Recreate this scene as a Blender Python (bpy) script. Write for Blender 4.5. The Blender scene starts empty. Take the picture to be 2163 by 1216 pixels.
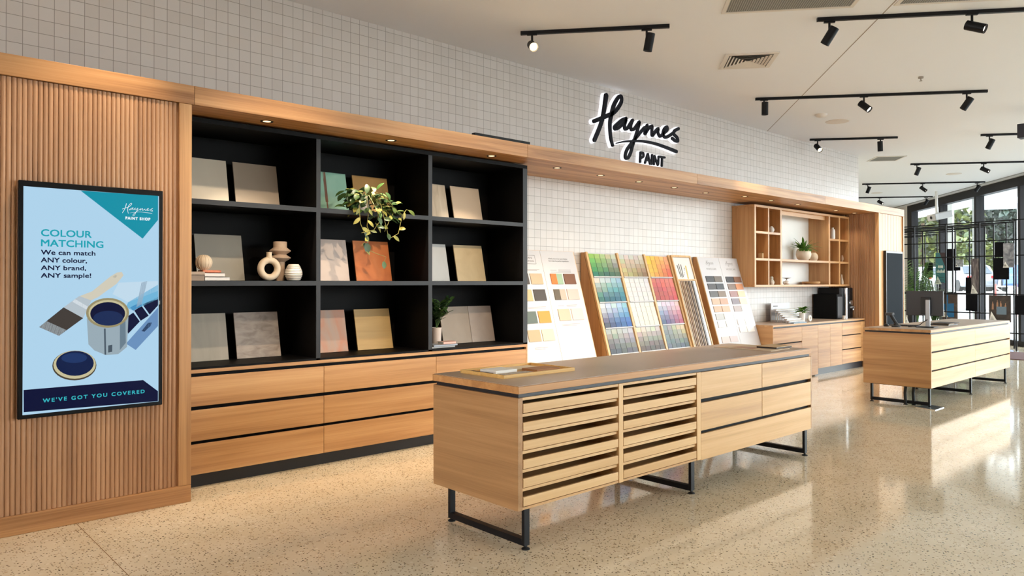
import bpy, bmesh, math, random
from mathutils import Vector, Matrix
R = math.radians
C = bpy.context.scene.collection
sc = bpy.context.scene
random.seed(7)

# ------------------------------------------------------------------ camera, sky, sun, exposure
cam = bpy.data.cameras.new('camera')
cam_o = bpy.data.objects.new('camera', cam); C.objects.link(cam_o)
cam.sensor_width = 36.0; cam.lens = 1562.56 / 2163 * 36.0
cam.shift_y = -(608 - 585.1) / 2163
cam.clip_start = 0.05; cam.clip_end = 400
cam_o.location = (0, 0, 1.5)
cam_o.rotation_euler = (R(90 + 0.458), R(0.05), R(47.537 - 90))
sc.camera = cam_o

world = bpy.data.worlds.new('sky'); sc.world = world; world.use_nodes = True
wn = world.node_tree.nodes; wl = world.node_tree.links
bg = wn['Background']
grad = wn.new('ShaderNodeTexCoord'); sep = wn.new('ShaderNodeSeparateXYZ'); rmp = wn.new('ShaderNodeValToRGB')
wl.new(grad.outputs['Generated'], sep.inputs[0]); wl.new(sep.outputs['Z'], rmp.inputs[0])
rmp.color_ramp.elements[0].position = 0.0; rmp.color_ramp.elements[0].color = (0.97, 0.985, 1.0, 1)
rmp.color_ramp.elements[1].position = 0.8; rmp.color_ramp.elements[1].color = (0.72, 0.84, 1.0, 1)
wl.new(rmp.outputs[0], bg.inputs['Color']); bg.inputs['Strength'].default_value = 4.8

sun = bpy.data.lights.new('sun', 'SUN'); sun.energy = 1.1; sun.angle = R(0.6); sun.color = (1.0, 0.95, 0.86)
sun_o = bpy.data.objects.new('sun', sun); C.objects.link(sun_o); sun_o.rotation_euler = (R(38), 0, R(10))

sc.view_settings.view_transform = 'Standard'
sc.view_settings.look = 'None'
sc.view_settings.exposure = 1.33
sc.view_settings.gamma = 1.0
sc.view_settings.use_curve_mapping = False
sc.cycles.use_denoising = True
sc.cycles.max_bounces = 9; sc.cycles.diffuse_bounces = 5; sc.cycles.glossy_bounces = 4
sc.cycles.transparent_max_bounces = 12; sc.cycles.transmission_bounces = 6
sc.cycles.sample_clamp_indirect = 6.0
sc.cycles.caustics_reflective = False; sc.cycles.caustics_refractive = False

# window frame of reference: w runs along the glazed wall, v points outdoors
UA = R(39.4); UX, UY = math.cos(UA), math.sin(UA); P0 = (18.948, 4.442)
def WV(w, v, z=0.0): return (P0[0] + w*UX + v*UY, P0[1] + w*UY - v*UX, z)

def daylight_portal(w0, w1):
    l = bpy.data.lights.new('window_daylight', 'AREA'); l.shape = 'RECTANGLE'
    l.size = w1 - w0; l.size_y = 3.7; l.cycles.is_portal = True
    o = bpy.data.objects.new('window_daylight', l); C.objects.link(o)
    o.location = WV((w0+w1)/2, 1.15, 1.95)
    o.rotation_euler = Vector((-UY, UX, 0)).to_track_quat('-Z', 'Y').to_euler()
daylight_portal(-18.2, 8.0)

# ------------------------------------------------------------------ materials
def lin(c):
    f = lambda x: x/12.92 if x <= 0.04045 else ((x+0.055)/1.055)**2.4
    return tuple(f(x/255.0) for x in c) + (1.0,)
MATS = {}
def newmat(name):
    m = bpy.data.materials.new(name); m.use_nodes = True
    return m, m.node_tree.nodes, m.node_tree.links, m.node_tree.nodes['Principled BSDF']
def plain(name, rgb, rough=0.5, metal=0.0, spec=0.5, bump=0.0, vary=0.0, vscale=6.0):
    if name in MATS: return MATS[name]
    m, n, l, b = newmat(name)
    b.inputs['Base Color'].default_value = lin(rgb); b.inputs['Roughness'].default_value = rough
    b.inputs['Metallic'].default_value = metal; b.inputs['Specular IOR Level'].default_value = spec
    if vary or bump:
        tc = n.new('ShaderNodeTexCoord'); no = n.new('ShaderNodeTexNoise'); no.inputs['Scale'].default_value = vscale; no.inputs['Detail'].default_value = 5
        l.new(tc.outputs['Object'], no.inputs['Vector'])
        if vary:
            r = n.new('ShaderNodeValToRGB'); a = lin(rgb)
            r.color_ramp.elements[0].position = 0.3; r.color_ramp.elements[1].position = 0.7
            r.color_ramp.elements[0].color = tuple(max(0, x*(1-vary)) for x in a[:3]) + (1,)
            r.color_ramp.elements[1].color = tuple(min(1, x*(1+vary)) for x in a[:3]) + (1,)
            l.new(no.outputs['Fac'], r.inputs[0]); l.new(r.outputs[0], b.inputs['Base Color'])
        if bump:
            bp = n.new('ShaderNodeBump'); bp.inputs['Strength'].default_value = bump; bp.inputs['Distance'].default_value = 0.002
            l.new(no.outputs['Fac'], bp.inputs['Height']); l.new(bp.outputs[0], b.inputs['Normal'])
    MATS[name] = m; return m
def glow(name, rgb, strength=1.0):
    if name in MATS: return MATS[name]
    m, n, l, b = newmat(name)
    b.inputs['Base Color'].default_value = (0.004, 0.004, 0.004, 1); b.inputs['Roughness'].default_value = 0.35; b.inputs['Specular IOR Level'].default_value = 0.03
    b.inputs['Emission Color'].default_value = lin(rgb); b.inputs['Emission Strength'].default_value = strength
    MATS[name] = m; return m
def wood(name, dark, mid, light, axis='x', rough=0.42, fine=1.0):
    if name in MATS: return MATS[name]
    m, n, l, b = newmat(name)
    tc = n.new('ShaderNodeTexCoord'); oi = n.new('ShaderNodeObjectInfo')
    ad = n.new('ShaderNodeVectorMath'); ad.operation = 'MULTIPLY_ADD'
    ad.inputs[1].default_value = (1, 1, 1)
    sc_ = n.new('ShaderNodeVectorMath'); sc_.operation = 'SCALE'; sc_.inputs[0].default_value = (7.3, 5.1, 9.7)
    l.new(oi.outputs['Random'], sc_.inputs['Scale'])
    l.new(tc.outputs['Object'], ad.inputs[0]); l.new(sc_.outputs[0], ad.inputs[2])
    def layer(al, ac, detail, dist):
        mp = n.new('ShaderNodeMapping'); s = [ac, ac, ac]; s['xyz'.index(axis)] = al
        mp.inputs['Scale'].default_value = s; l.new(ad.outputs[0], mp.inputs['Vector'])
        no = n.new('ShaderNodeTexNoise'); no.inputs['Scale'].default_value = 1.0; no.inputs['Detail'].default_value = detail
        no.inputs['Distortion'].default_value = dist; l.new(mp.outputs[0], no.inputs['Vector']); return no
    a = layer(0.45, 13.0, 4, 0.6); f = layer(2.0, 140.0, 3, 0.0)
    mx = n.new('ShaderNodeMath'); mx.operation = 'MULTIPLY_ADD'; mx.inputs[1].default_value = 0.35*fine
    l.new(f.outputs['Fac'], mx.inputs[0]); 
    su = n.new('ShaderNodeMath'); su.operation = 'SUBTRACT'; su.inputs[1].default_value = 0.175*fine
    l.new(a.outputs['Fac'], su.inputs[0]); l.new(su.outputs[0], mx.inputs[2])
    r = n.new('ShaderNodeValToRGB'); e = r.color_ramp.elements
    e[0].position = 0.28; e[0].color = lin(dark); e[1].position = 0.74; e[1].color = lin(light)
    k = e.new(0.5); k.color = lin(mid)
    l.new(mx.outputs[0], r.inputs[0]); l.new(r.outputs[0], b.inputs['Base Color'])
    b.inputs['Roughness'].default_value = rough
    bp = n.new('ShaderNodeBump'); bp.inputs['Strength'].default_value = 0.12; bp.inputs['Distance'].default_value = 0.001
    l.new(f.outputs['Fac'], bp.inputs['Height']); l.new(bp.outputs[0], b.inputs['Normal'])
    MATS[name] = m; return m

WD, WM, WL = (166, 120, 76), (191, 144, 95), (207, 163, 114)
W_X = wood('oak_along_x', WD, WM, WL, 'x'); W_Y = wood('oak_along_y', WD, WM, WL, 'y'); W_Z = wood('oak_along_z', WD, WM, WL, 'z')
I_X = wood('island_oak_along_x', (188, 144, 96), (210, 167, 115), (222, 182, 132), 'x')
I_Y = wood('island_oak_shaded_ends', (152, 112, 72), (172, 130, 86), (188, 147, 102), 'y')  # darker copy of the island oak, end-panel shade put into the colour
PINE = wood('pale_pine', (204, 162, 110), (218, 178, 126), (228, 192, 142), 'x')
PINE_Z = wood('pale_pine_upright', (204, 162, 110), (218, 178, 126), (228, 192, 142), 'z')
AMBER = wood('amber_oak_edge', (166, 116, 68), (190, 138, 84), (206, 156, 102), 'x')
F_X = wood('blackbutt_along_x', (146, 98, 56), (186, 136, 88), (206, 160, 112), 'x', fine=0.8)
F_Z = wood('blackbutt_along_z', (148, 108, 78), (177, 134, 99), (196, 154, 118), 'z')
BLACK = plain('black_laminate', (12, 11, 12), 0.55, spec=.12)
BLACKEDGE = plain('black_laminate_edging', (40, 40, 43), 0.45, spec=.3)
DARKREC = plain('black_channel', (24, 24, 30), 0.45)
STEEL = plain('black_powdercoat', (20, 20, 23), 0.45, spec=.2)
RUBBER = plain('black_rubber', (18, 18, 18), 0.7)
WHITE = plain('white_paint', (236, 234, 230), 0.55)
OFFW = plain('offwhite_board', (206, 205, 209), 0.45)
PAPER = plain('white_paper', (238, 236, 230), 0.7)
TOP = plain('taupe_laminate', (176, 154, 134), 0.35, vary=0.03, vscale=40)
CHROME = plain('brushed_steel', (200, 202, 205), 0.28, 1.0)
SILVER = plain('silver_plastic', (170, 174, 178), 0.35, 0.6)
GREY = plain('grey_plastic', (110, 114, 120), 0.45)
DGREY = plain('charcoal_plastic', (52, 53, 57), 0.45)
CERAM = plain('cream_ceramic', (226, 205, 178), 0.5, vary=0.04, vscale=30)
CERW = plain('white_ceramic', (236, 230, 222), 0.45)
CERT = plain('taupe_ceramic', (196, 170, 148), 0.6, vary=0.05, vscale=60)
BRASS = plain('brass', (190, 150, 80), 0.3, 1.0)

def chipmat():
    m, n, l, b = newmat('coloured_sample_paint')
    oi = n.new('ShaderNodeObjectInfo'); l.new(oi.outputs['Color'], b.inputs['Base Color']); b.inputs['Roughness'].default_value = 0.45
    return m
CHIP = chipmat()

def tilemat():
    m, n, l, b = newmat('small_square_white_tiles')
    tc = n.new('ShaderNodeTexCoord'); s = n.new('ShaderNodeSeparateXYZ'); cb = n.new('ShaderNodeCombineXYZ')
    l.new(tc.outputs['Object'], s.inputs[0]); l.new(s.outputs['X'], cb.inputs['X']); l.new(s.outputs['Z'], cb.inputs['Y'])
    br = n.new('ShaderNodeTexBrick'); br.offset = 0.0; br.squash = 1.0
    br.inputs['Scale'].default_value = 1.0; br.inputs['Brick Width'].default_value = 0.0965; br.inputs['Row Height'].default_value = 0.0965
    br.inputs['Mortar Size'].default_value = 0.0021; br.inputs['Mortar Smooth'].default_value = 0.1
    br.inputs['Color1'].default_value = lin((214, 208, 204)); br.inputs['Color2'].default_value = lin((208, 201, 196)); br.inputs['Mortar'].default_value = lin((150, 143, 136))
    l.new(cb.outputs[0], br.inputs['Vector']); l.new(br.outputs['Color'], b.inputs['Base Color'])
    b.inputs['Roughness'].default_value = 0.35
    bp = n.new('ShaderNodeBump'); bp.inputs['Strength'].default_value = 0.4; bp.inputs['Distance'].default_value = 0.0015; bp.invert = True
    l.new(br.outputs['Fac'], bp.inputs['Height']); l.new(bp.outputs[0], b.inputs['Normal'])
    return m
TILE = tilemat()

def terrazzo():
    m, n, l, b = newmat('polished_terrazzo')
    tc = n.new('ShaderNodeTexCoord')
    def ramp(src, els):
        r = n.new('ShaderNodeValToRGB'); e = r.color_ramp.elements
        e[0].position, e[0].color = els[0]; e[1].position, e[1].color = els[1]
        for p, c in els[2:]:
            k = e.new(p); k.color = c
        l.new(src, r.inputs[0]); return r
    def vor(scale):
        nz = n.new('ShaderNodeTexNoise'); nz.inputs['Scale'].default_value = scale*1.7
        l.new(tc.outputs['Object'], nz.inputs['Vector'])
        mx = n.new('ShaderNodeVectorMath'); mx.operation = 'MULTIPLY_ADD'; k = 0.35/scale; mx.inputs[1].default_value = (k, k, k)
        l.new(nz.outputs['Color'], mx.inputs[0]); l.new(tc.outputs['Object'], mx.inputs[2])
        v = n.new('ShaderNodeTexVoronoi'); v.inputs['Scale'].default_value = scale; l.new(mx.outputs[0], v.inputs['Vector']); return v
    base_n = n.new('ShaderNodeTexNoise'); base_n.inputs['Scale'].default_value = 3; base_n.inputs['Detail'].default_value = 6
    l.new(tc.outputs['Object'], base_n.inputs['Vector'])
    base = ramp(base_n.outputs['Fac'], [(0.3, lin((214, 197, 167))), (0.7, lin((226, 211, 184)))])
    col = base.outputs[0]
    for scale, thr, pick, tones in ((40, 0.40, 0.60, [(0.61, lin((196, 174, 142))), (1.0, lin((236, 224, 202)))]),
                                    (75, 0.33, 0.66, [(0.67, lin((74, 64, 52))), (1.0, lin((146, 122, 92)))]),
                                    (42, 0.24, 0.76, [(0.77, lin((58, 52, 46))), (1.0, lin((120, 98, 74)))])):
        v = vor(scale)
        sx = n.new('ShaderNodeSeparateColor'); l.new(v.outputs['Color'], sx.inputs[0])
        lt = n.new('ShaderNodeMath'); lt.operation = 'LESS_THAN'; lt.inputs[1].default_value = thr; l.new(v.outputs['Distance'], lt.inputs[0])
        gt = n.new('ShaderNodeMath'); gt.operation = 'GREATER_THAN'; gt.inputs[1].default_value = pick; l.new(sx.outputs[0], gt.inputs[0])
        an = n.new('ShaderNodeMath'); an.operation = 'MULTIPLY'; l.new(lt.outputs[0], an.inputs[0]); l.new(gt.outputs[0], an.inputs[1])
        tr = ramp(sx.outputs[0], tones)
        mx = n.new('ShaderNodeMix'); mx.data_type = 'RGBA'
        l.new(an.outputs[0], mx.inputs[0]); l.new(col, mx.inputs[6]); l.new(tr.outputs[0], mx.inputs[7]); col = mx.outputs[2]
    # saw-cut joints
    s = n.new('ShaderNodeSeparateXYZ'); l.new(tc.outputs['Object'], s.inputs[0])
    def joint(out, period, off):
        a = n.new('ShaderNodeMath'); a.operation = 'ADD'; a.inputs[1].default_value = off; l.new(out, a.inputs[0])
        q = n.new('ShaderNodeMath'); q.operation = 'PINGPONG'; q.inputs[1].default_value = period/2; l.new(a.outputs[0], q.inputs[0])
        t = n.new('ShaderNodeMath'); t.operation = 'LESS_THAN'; t.inputs[1].default_value = 0.0022; l.new(q.outputs[0], t.inputs[0]); return t
    j1 = joint(s.outputs['X'], 60.0, 60.0-1.12); j2 = joint(s.outputs['Y'], 60.0, 50.0)
    mxj = n.new('ShaderNodeMath'); mxj.operation = 'MAXIMUM'; l.new(j1.outputs[0], mxj.inputs[0]); l.new(j2.outputs[0], mxj.inputs[1])
    mx = n.new('ShaderNodeMix'); mx.data_type = 'RGBA'; l.new(mxj.outputs[0], mx.inputs[0]); l.new(col, mx.inputs[6]); mx.inputs[7].default_value = lin((140, 110, 78))
    l.new(mx.outputs[2], b.inputs['Base Color'])
    b.inputs['Roughness'].default_value = 0.085; b.inputs['Specular IOR Level'].default_value = 0.55
    return m
FLOOR = terrazzo()

def glassmat():
    m, n, l, b = newmat('clear_window_glass')
    out = n['Material Output']; n.remove(b)
    tr = n.new('ShaderNodeBsdfTransparent'); tr.inputs[0].default_value = (0.93, 0.96, 0.95, 1)
    gl = n.new('ShaderNodeBsdfGlossy'); gl.inputs['Roughness'].default_value = 0.0
    lw = n.new('ShaderNodeLayerWeight'); lw.inputs[0].default_value = 0.5
    pw = n.new('ShaderNodeMath'); pw.operation = 'POWER'; pw.inputs[1].default_value = 5.0; l.new(lw.outputs['Facing'], pw.inputs[0])
    fr = n.new('ShaderNodeMath'); fr.operation = 'MULTIPLY_ADD'; fr.inputs[1].default_value = 0.7; fr.inputs[2].default_value = 0.03; l.new(pw.outputs[0], fr.inputs[0])
    mx = n.new('ShaderNodeMixShader'); l.new(fr.outputs[0], mx.inputs[0]); l.new(tr.outputs[0], mx.inputs[1]); l.new(gl.outputs[0], mx.inputs[2])
    l.new(mx.outputs[0], out.inputs[0]); return m
GLASS = glassmat()
def leafmat(name, a, b_, trans=0.25):
    if name in MATS: return MATS[name]
    m, n, l, b = newmat(name)
    oi = n.new('ShaderNodeNewGeometry'); r = n.new('ShaderNodeValToRGB')
    r.color_ramp.elements[0].color = lin(a); r.color_ramp.elements[1].color = lin(b_)
    l.new(oi.outputs['Random Per Island'], r.inputs[0]); l.new(r.outputs[0], b.inputs['Base Color'])
    b.inputs['Roughness'].default_value = 0.45
    MATS[name] = m; return m
LEAF_D = leafmat('dark_leaf', (34, 58, 28), (70, 100, 44)); LEAF_V = leafmat('variegated_leaf', (62, 86, 34), (176, 166, 84))
LEAF_G = leafmat('bright_leaf', (54, 110, 36), (120, 164, 60)); TREE_D = leafmat('dense_tree_leaf', (13, 22, 15), (34, 50, 33))
TREE_Y = leafmat('sunny_leaf', (48, 62, 26), (100, 106, 50)); BARK = plain('bark', (92, 74, 58), 0.9)

# ------------------------------------------------------------------ mesh helpers
class MB:
    def __init__(s): s.bm = bmesh.new()
    def box(s, x0, x1, y0, y1, z0, z1, mi=0, rot=None):
        r = bmesh.ops.create_cube(s.bm, size=1.0)
        M = Matrix.Translation(((x0+x1)/2, (y0+y1)/2, (z0+z1)/2)) @ Matrix.Diagonal((abs(x1-x0), abs(y1-y0), abs(z1-z0), 1))
        if rot: M = rot @ M
        bmesh.ops.transform(s.bm, matrix=M, verts=r['verts'])
        for f in {f for v in r['verts'] for f in v.link_faces}: f.material_index = mi
        return s
    def poly(s, pts, mi=0):
        f = s.bm.faces.new([s.bm.verts.new(p) for p in pts]); f.material_index = mi; return s
    def prism(s, pts, d, mi=0):                     # polygon swept along vector d, closed
        d = Vector(d); a = [s.bm.verts.new(p) for p in pts]; b = [s.bm.verts.new(Vector(p)+d) for p in pts]; n = len(a)
        fs = [s.bm.faces.new(a), s.bm.faces.new(b[::-1])]
        for i in range(n): fs.append(s.bm.faces.new((a[i], b[i], b[(i+1) % n], a[(i+1) % n])))
        for f in fs: f.material_index = mi
        bmesh.ops.recalc_face_normals(s.bm, faces=fs); return s
    def cyl(s, p, q, r, seg=16, r2=None, mi=0, caps=True):
        p, q = Vector(p), Vector(q); d = q-p
        g = bmesh.ops.create_cone(s.bm, cap_ends=caps, segments=seg, radius1=r, radius2=r if r2 is None else r2, depth=d.length)
        M = Matrix.Translation((p+q)/2) @ d.to_track_quat('Z', 'Y').to_matrix().to_4x4()
        bmesh.ops.transform(s.bm, matrix=M, verts=g['verts'])
        for f in {f for v in g['verts'] for f in v.link_faces}: f.material_index = mi; f.smooth = len(f.verts) == 4
        return s
    def lathe(s, prof, seg=28, mi=0, at=(0, 0, 0)):
        rings = []
        for r, z in prof:
            if r < 1e-5: rings.append([s.bm.verts.new((at[0], at[1], at[2]+z))])
            else: rings.append([s.bm.verts.new((at[0]+r*math.cos(2*math.pi*i/seg), at[1]+r*math.sin(2*math.pi*i/seg), at[2]+z)) for i in range(seg)])
        for a, b in zip(rings, rings[1:]):
            for i in range(seg):
                j = (i+1) % seg
                if len(a) == 1 and len(b) == 1: continue
                if len(a) == 1: f = s.bm.faces.new((a[0], b[j], b[i]))
                elif len(b) == 1: f = s.bm.faces.new((a[i], a[j], b[0]))
                else: f = s.bm.faces.new((a[i], a[j], b[j], b[i]))
                f.smooth = True; f.material_index = mi
        return s
    def tube(s, pts, r, seg=6, mi=0):
        pts = [Vector(p) for p in pts]; prev = None
        for i, p in enumerate(pts):
            t = (pts[min(i+1, len(pts)-1)] - pts[max(i-1, 0)]).normalized()
            a = t.orthogonal().normalized() if prev is None else (prev - t*prev.dot(t)).normalized()
            prev = a; b = t.cross(a); rr = r[i] if isinstance(r, (list, tuple)) else r
            ring = [s.bm.verts.new(p + (a*math.cos(2*math.pi*k/seg) + b*math.sin(2*math.pi*k/seg))*rr) for k in range(seg)]
            if i:
                for k in range(seg):
                    f = s.bm.faces.new((last[k], last[(k+1) % seg], ring[(k+1) % seg], ring[k])); f.smooth = True; f.material_index = mi
            else: s.bm.faces.new(ring[::-1]).material_index = mi
            last = ring
        s.bm.faces.new(last).material_index = mi; return s
    def leaf(s, base, d, length, width, up=(0, 0, 1), bend=0.3, mi=0, n=4):
        base = Vector(base); d = Vector(d).normalized(); up = Vector(up)
        side = d.cross(up); side = side.normalized() if side.length > 1e-3 else d.orthogonal().normalized()
        nrm = side.cross(d); rows = []
        for i in range(n+1):
            t = i/n; w = width*0.5*math.sin(math.pi*min(1, (t*0.86+0.1)))**0.8 if i < n else 0.0
            c = base + d*length*t - nrm*bend*length*t*t
            if i == n: rows.append([s.bm.verts.new(c)])
            else: rows.append([s.bm.verts.new(c - side*w + nrm*w*0.25), s.bm.verts.new(c), s.bm.verts.new(c + side*w + nrm*w*0.25)])
        for a, b in zip(rows, rows[1:]):
            if len(b) == 1: fs = [s.bm.faces.new((a[0], a[1], b[0])), s.bm.faces.new((a[1], a[2], b[0]))]
            else: fs = [s.bm.faces.new((a[0], a[1], b[1], b[0])), s.bm.faces.new((a[1], a[2], b[2], b[1]))]
            for f in fs: f.smooth = True; f.material_index = mi
        return s
    def ribbon(s, pts, w, depth, axes, org, mi=0, grow=0.0, y0=0.0, mitre=7):
        # brush stroke: 2-D path with a width per point, round ends, given thickness; axes=(ex,ez,ey)
        ex, ez, ey = [Vector(a) for a in axes]; org = Vector(org)
        n = len(pts); W = [w]*n if not isinstance(w, (list, tuple)) else [w[0] + (w[-1]-w[0])*i/(n-1) for i in range(n)] if len(w) != n else list(w)
        # catmull-rom resample
        P = [Vector(p) for p in pts]; Q = []; QW = []
        for i in range(n-1):
            a, b, c, d = P[max(i-1, 0)], P[i], P[i+1], P[min(i+2, n-1)]
            for k in range(mitre):
                t = k/mitre
                Q.append(0.5*((2*b) + (c-a)*t + (2*a-5*b+4*c-d)*t*t + (3*b-a-3*c+d)*t**3)); QW.append(W[i]+(W[i+1]-W[i])*t)
        Q.append(P[-1]); QW.append(W[-1]); L, Rr = [], []
        for i, q in enumerate(Q):
            t = (Q[min(i+1, len(Q)-1)]-Q[max(i-1, 0)]).normalized(); nn = Vector((-t.y, t.x)); h = QW[i]/2+grow
            L.append(q+nn*h); Rr.append(q-nn*h)
        def cap(c, t, h):
            a0 = math.atan2(t.y, t.x); return [c+Vector((math.cos(a0+math.pi/2-math.pi*k/7), math.sin(a0+math.pi/2-math.pi*k/7)))*h for k in range(1, 7)]
        to3 = lambda p, y: org + ex*p.x + ez*p.y + ey*y
        quads = [(L[i], Rr[i], Rr[i+1], L[i+1]) for i in range(len(Q)-1)]
        e = cap(Q[-1], (Q[-1]-Q[-2]).normalized(), QW[-1]/2+grow); b0 = cap(Q[0], (Q[0]-Q[1]).normalized(), QW[0]/2+grow)
        vt = {}
        def V(p, y):
            k = (round(p.x, 6), round(p.y, 6), y)
            if k not in vt: vt[k] = s.bm.verts.new(to3(p, y))
            return vt[k]
        out = L + e + Rr[::-1] + b0
        for y in (y0, y0+depth):
            for q in quads:
                vs = [V(p, y) for p in q]
                if len(set(vs)) == 4: 
                    try: s.bm.faces.new(vs).material_index = mi
                    except ValueError: pass
            for poly in ([L[-1]]+e+[Rr[-1]], [Rr[0]]+b0+[L[0]]):
                vs = [V(p, y) for p in poly]
                if len(set(vs)) == len(vs):
                    try: s.bm.faces.new(vs).material_index = mi
                    except ValueError: pass
            if depth == 0: break
        if depth:
            for p, q in zip(out, out[1:]+out[:1]):
                vs = [V(p, y0), V(q, y0), V(q, y0+depth), V(p, y0+depth)]
                if len(set(vs)) == 4:
                    try: s.bm.faces.new(vs).material_index = mi
                    except ValueError: pass
        return s
    def clamp(s, y1=None, x0=None, x1=None):
        for v_ in s.bm.verts:
            if y1 is not None and v_.co.y > y1: v_.co.y = y1 - (v_.co.y-y1)*.05
            if x0 is not None and v_.co.x < x0: v_.co.x = x0 + (x0-v_.co.x)*.05
            if x1 is not None and v_.co.x > x1: v_.co.x = x1 - (v_.co.x-x1)*.05
        return s
    def done(s, name, mats, parent=None, bevel=0.0, local=False, recalc=True):
        me = bpy.data.meshes.new(name)
        if not local and parent is not None:
            off = Vector(parent.location)
            if parent.parent: off = off + parent.parent.location
            bmesh.ops.translate(s.bm, vec=-off, verts=s.bm.verts)
        if recalc: bmesh.ops.recalc_face_normals(s.bm, faces=s.bm.faces)
        s.bm.to_mesh(me); s.bm.free()
        me.set_sharp_from_angle(angle=R(38))
        for m in (mats if isinstance(mats, (list, tuple)) else [mats]): me.materials.append(m)
        o = bpy.data.objects.new(name, me); C.objects.link(o)
        if parent is not None: o.parent = parent
        if bevel:
            md = o.modifiers.new('edges', 'BEVEL'); md.width = bevel; md.segments = 2; md.limit_method = 'ANGLE'; md.angle_limit = R(40)
            md.harden_normals = False
        return o
def tag(o, label=None, cat=None, group=None, kind=None):
    if label: o['label'] = label
    if cat: o['category'] = cat
    if group: o['group'] = group
    if kind: o['kind'] = kind
    return o
def thing(name, label, cat, loc=(0, 0, 0), rot=(0, 0, 0), group=None):
    o = bpy.data.objects.new(name, None); C.objects.link(o); o.location = loc; o.rotation_euler = rot
    o.empty_display_size = 0.1
    return tag(o, label, cat, group)
def struct(o): return tag(o, kind='structure')
def B(*a, **k): return MB().box(*a, **k)
FONT_W = {}
def text_mesh(body, mb, width, height, axes, org, y=0.0, depth=0.0, mi=0, bold=0.0, space=1.0):
    # flat lettering fitted to width x cap height
    cu = bpy.data.curves.new('lettering', 'FONT'); cu.body = body; cu.size = 1.0; cu.offset = bold; cu.extrude = 0; cu.space_character = space
    cu.resolution_u = 3
    o = bpy.data.objects.new('lettering', cu); C.objects.link(o)
    dg = bpy.context.evaluated_depsgraph_get(); dg.update()
    me = bpy.data.meshes.new_from_object(o.evaluated_get(dg))
    xs = [v.co.x for v in me.vertices]; sx = width/(max(xs)-min(xs)); x0 = min(xs); sz = height/0.73
    ex, ez, ey = [Vector(a) for a in axes]; org = Vector(org)
    vs = [mb.bm.verts.new(org + ex*((v.co.x-x0)*sx) + ez*(v.co.y*sz) + ey*y) for v in me.vertices]
    for p in me.polygons:
        try: mb.bm.faces.new([vs[i] for i in p.vertices]).material_index = mi
        except ValueError: pass
    bpy.data.objects.remove(o); bpy.data.curves.remove(cu); bpy.data.meshes.remove(me)
    return mb
FRONT = ((1, 0, 0), (0, 0, 1), (0, -1, 0))       # a vertical face looking at the shop floor

# ------------------------------------------------------------------ room shell
YW = 6.15; XE = 14.91; CE = 4.0
fl = MB(); fl.poly([WV(-30, 0.95), WV(14, 0.95), WV(14, -12), WV(-30, -12)]); 
fl.poly([(-12, -14, -0.001), (-12, 12, -0.001), (30, 12, -0.001), (30, -14, -0.001)][::-1])
bmf = MB()
c4 = [WV(-27, 0.95), WV(13, 0.95), WV(13, -9), WV(-27, -19)]
bmf.prism([(p[0], p[1], -0.25) for p in c4], (0, 0, 0.25)); fl.bm.free()
struct(bmf.done('floor', FLOOR))
cm = MB(); cm.prism([(p[0], p[1], CE) for p in [WV(-27, 1.1), WV(13, 1.1), WV(13, -9), WV(-27, -19)]], (0, 0, 0.3))
struct(cm.done('ceiling', plain('ceiling_paint', (229, 230, 233), 0.8)))
struct(B(-13.0, XE, YW, YW+0.12, 0, CE).done('wall_left', TILE))
wallm = plain('wall_paint', (232, 226, 220), 0.75)
m = MB(); a, b_ = WV(13, -9), WV(13, 1.0); m.prism([a, b_, (b_[0]+UX*.2, b_[1]+UY*.2, 0), (a[0]+UX*.2, a[1]+UY*.2, 0)], (0, 0, CE)); struct(m.done('wall_far', wallm))
m = MB(); m.prism([WV(8.3, .8), WV(13, .8), WV(13, 1.0), WV(8.3, 1.0)], (0, 0, CE)); struct(m.done('wall_window_end', wallm))
m = MB(); m.prism([WV(-27, .8), WV(-18.26, .8), WV(-18.26, 1.0), WV(-27, 1.0)], (0, 0, CE)); struct(m.done('wall_unseen_daylight_block', wallm))  # unseen wall added in place of glazing, blocks daylight to darken the left
m = MB(); m.prism([WV(-26.6, 1.0), WV(-26.9, 1.0), WV(-26.9, -19), WV(-26.6, -19)], (0, 0, CE)); struct(m.done('wall_back', plain('back_wall_paint', (206, 186, 164), 0.8)))
m = MB(); p, q = WV(13, -9), (XE, YW+.12, 0); m.prism([(XE, YW+.125, 0), (XE, 9.6, 0), (XE-.15, 9.6, 0), (XE-.15, YW+.125, 0)], (0, 0, CE)); m.prism([(XE, 9.5, 0), (24.2, 19.3, 0), (24.1, 19.5, 0), (XE, 9.8, 0)], (0, 0, CE))
struct(m.done('wall_rear', wallm))
m = MB(); m.prism([WV(-26, .50, CE-.012), WV(12.9, .50, CE-.012), WV(12.9, .56, CE-.012), WV(-26, .56, CE-.012)], (0, 0, .014)); struct(m.done('trim_1', plain('ceiling_recess_trim', (150, 148, 146), 0.7)))
# fine control joint across the ceiling
m = MB(); m.prism([WV(-26, -6.155, CE-.0015), WV(-2.2, -6.155, CE-.0015), WV(-2.2, -6.145, CE-.0015), WV(-26, -6.145, CE-.0015)], (0, 0, .003)); struct(m.done('trim_2', plain('ceiling_joint', (150, 138, 126), 0.8)))

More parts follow.
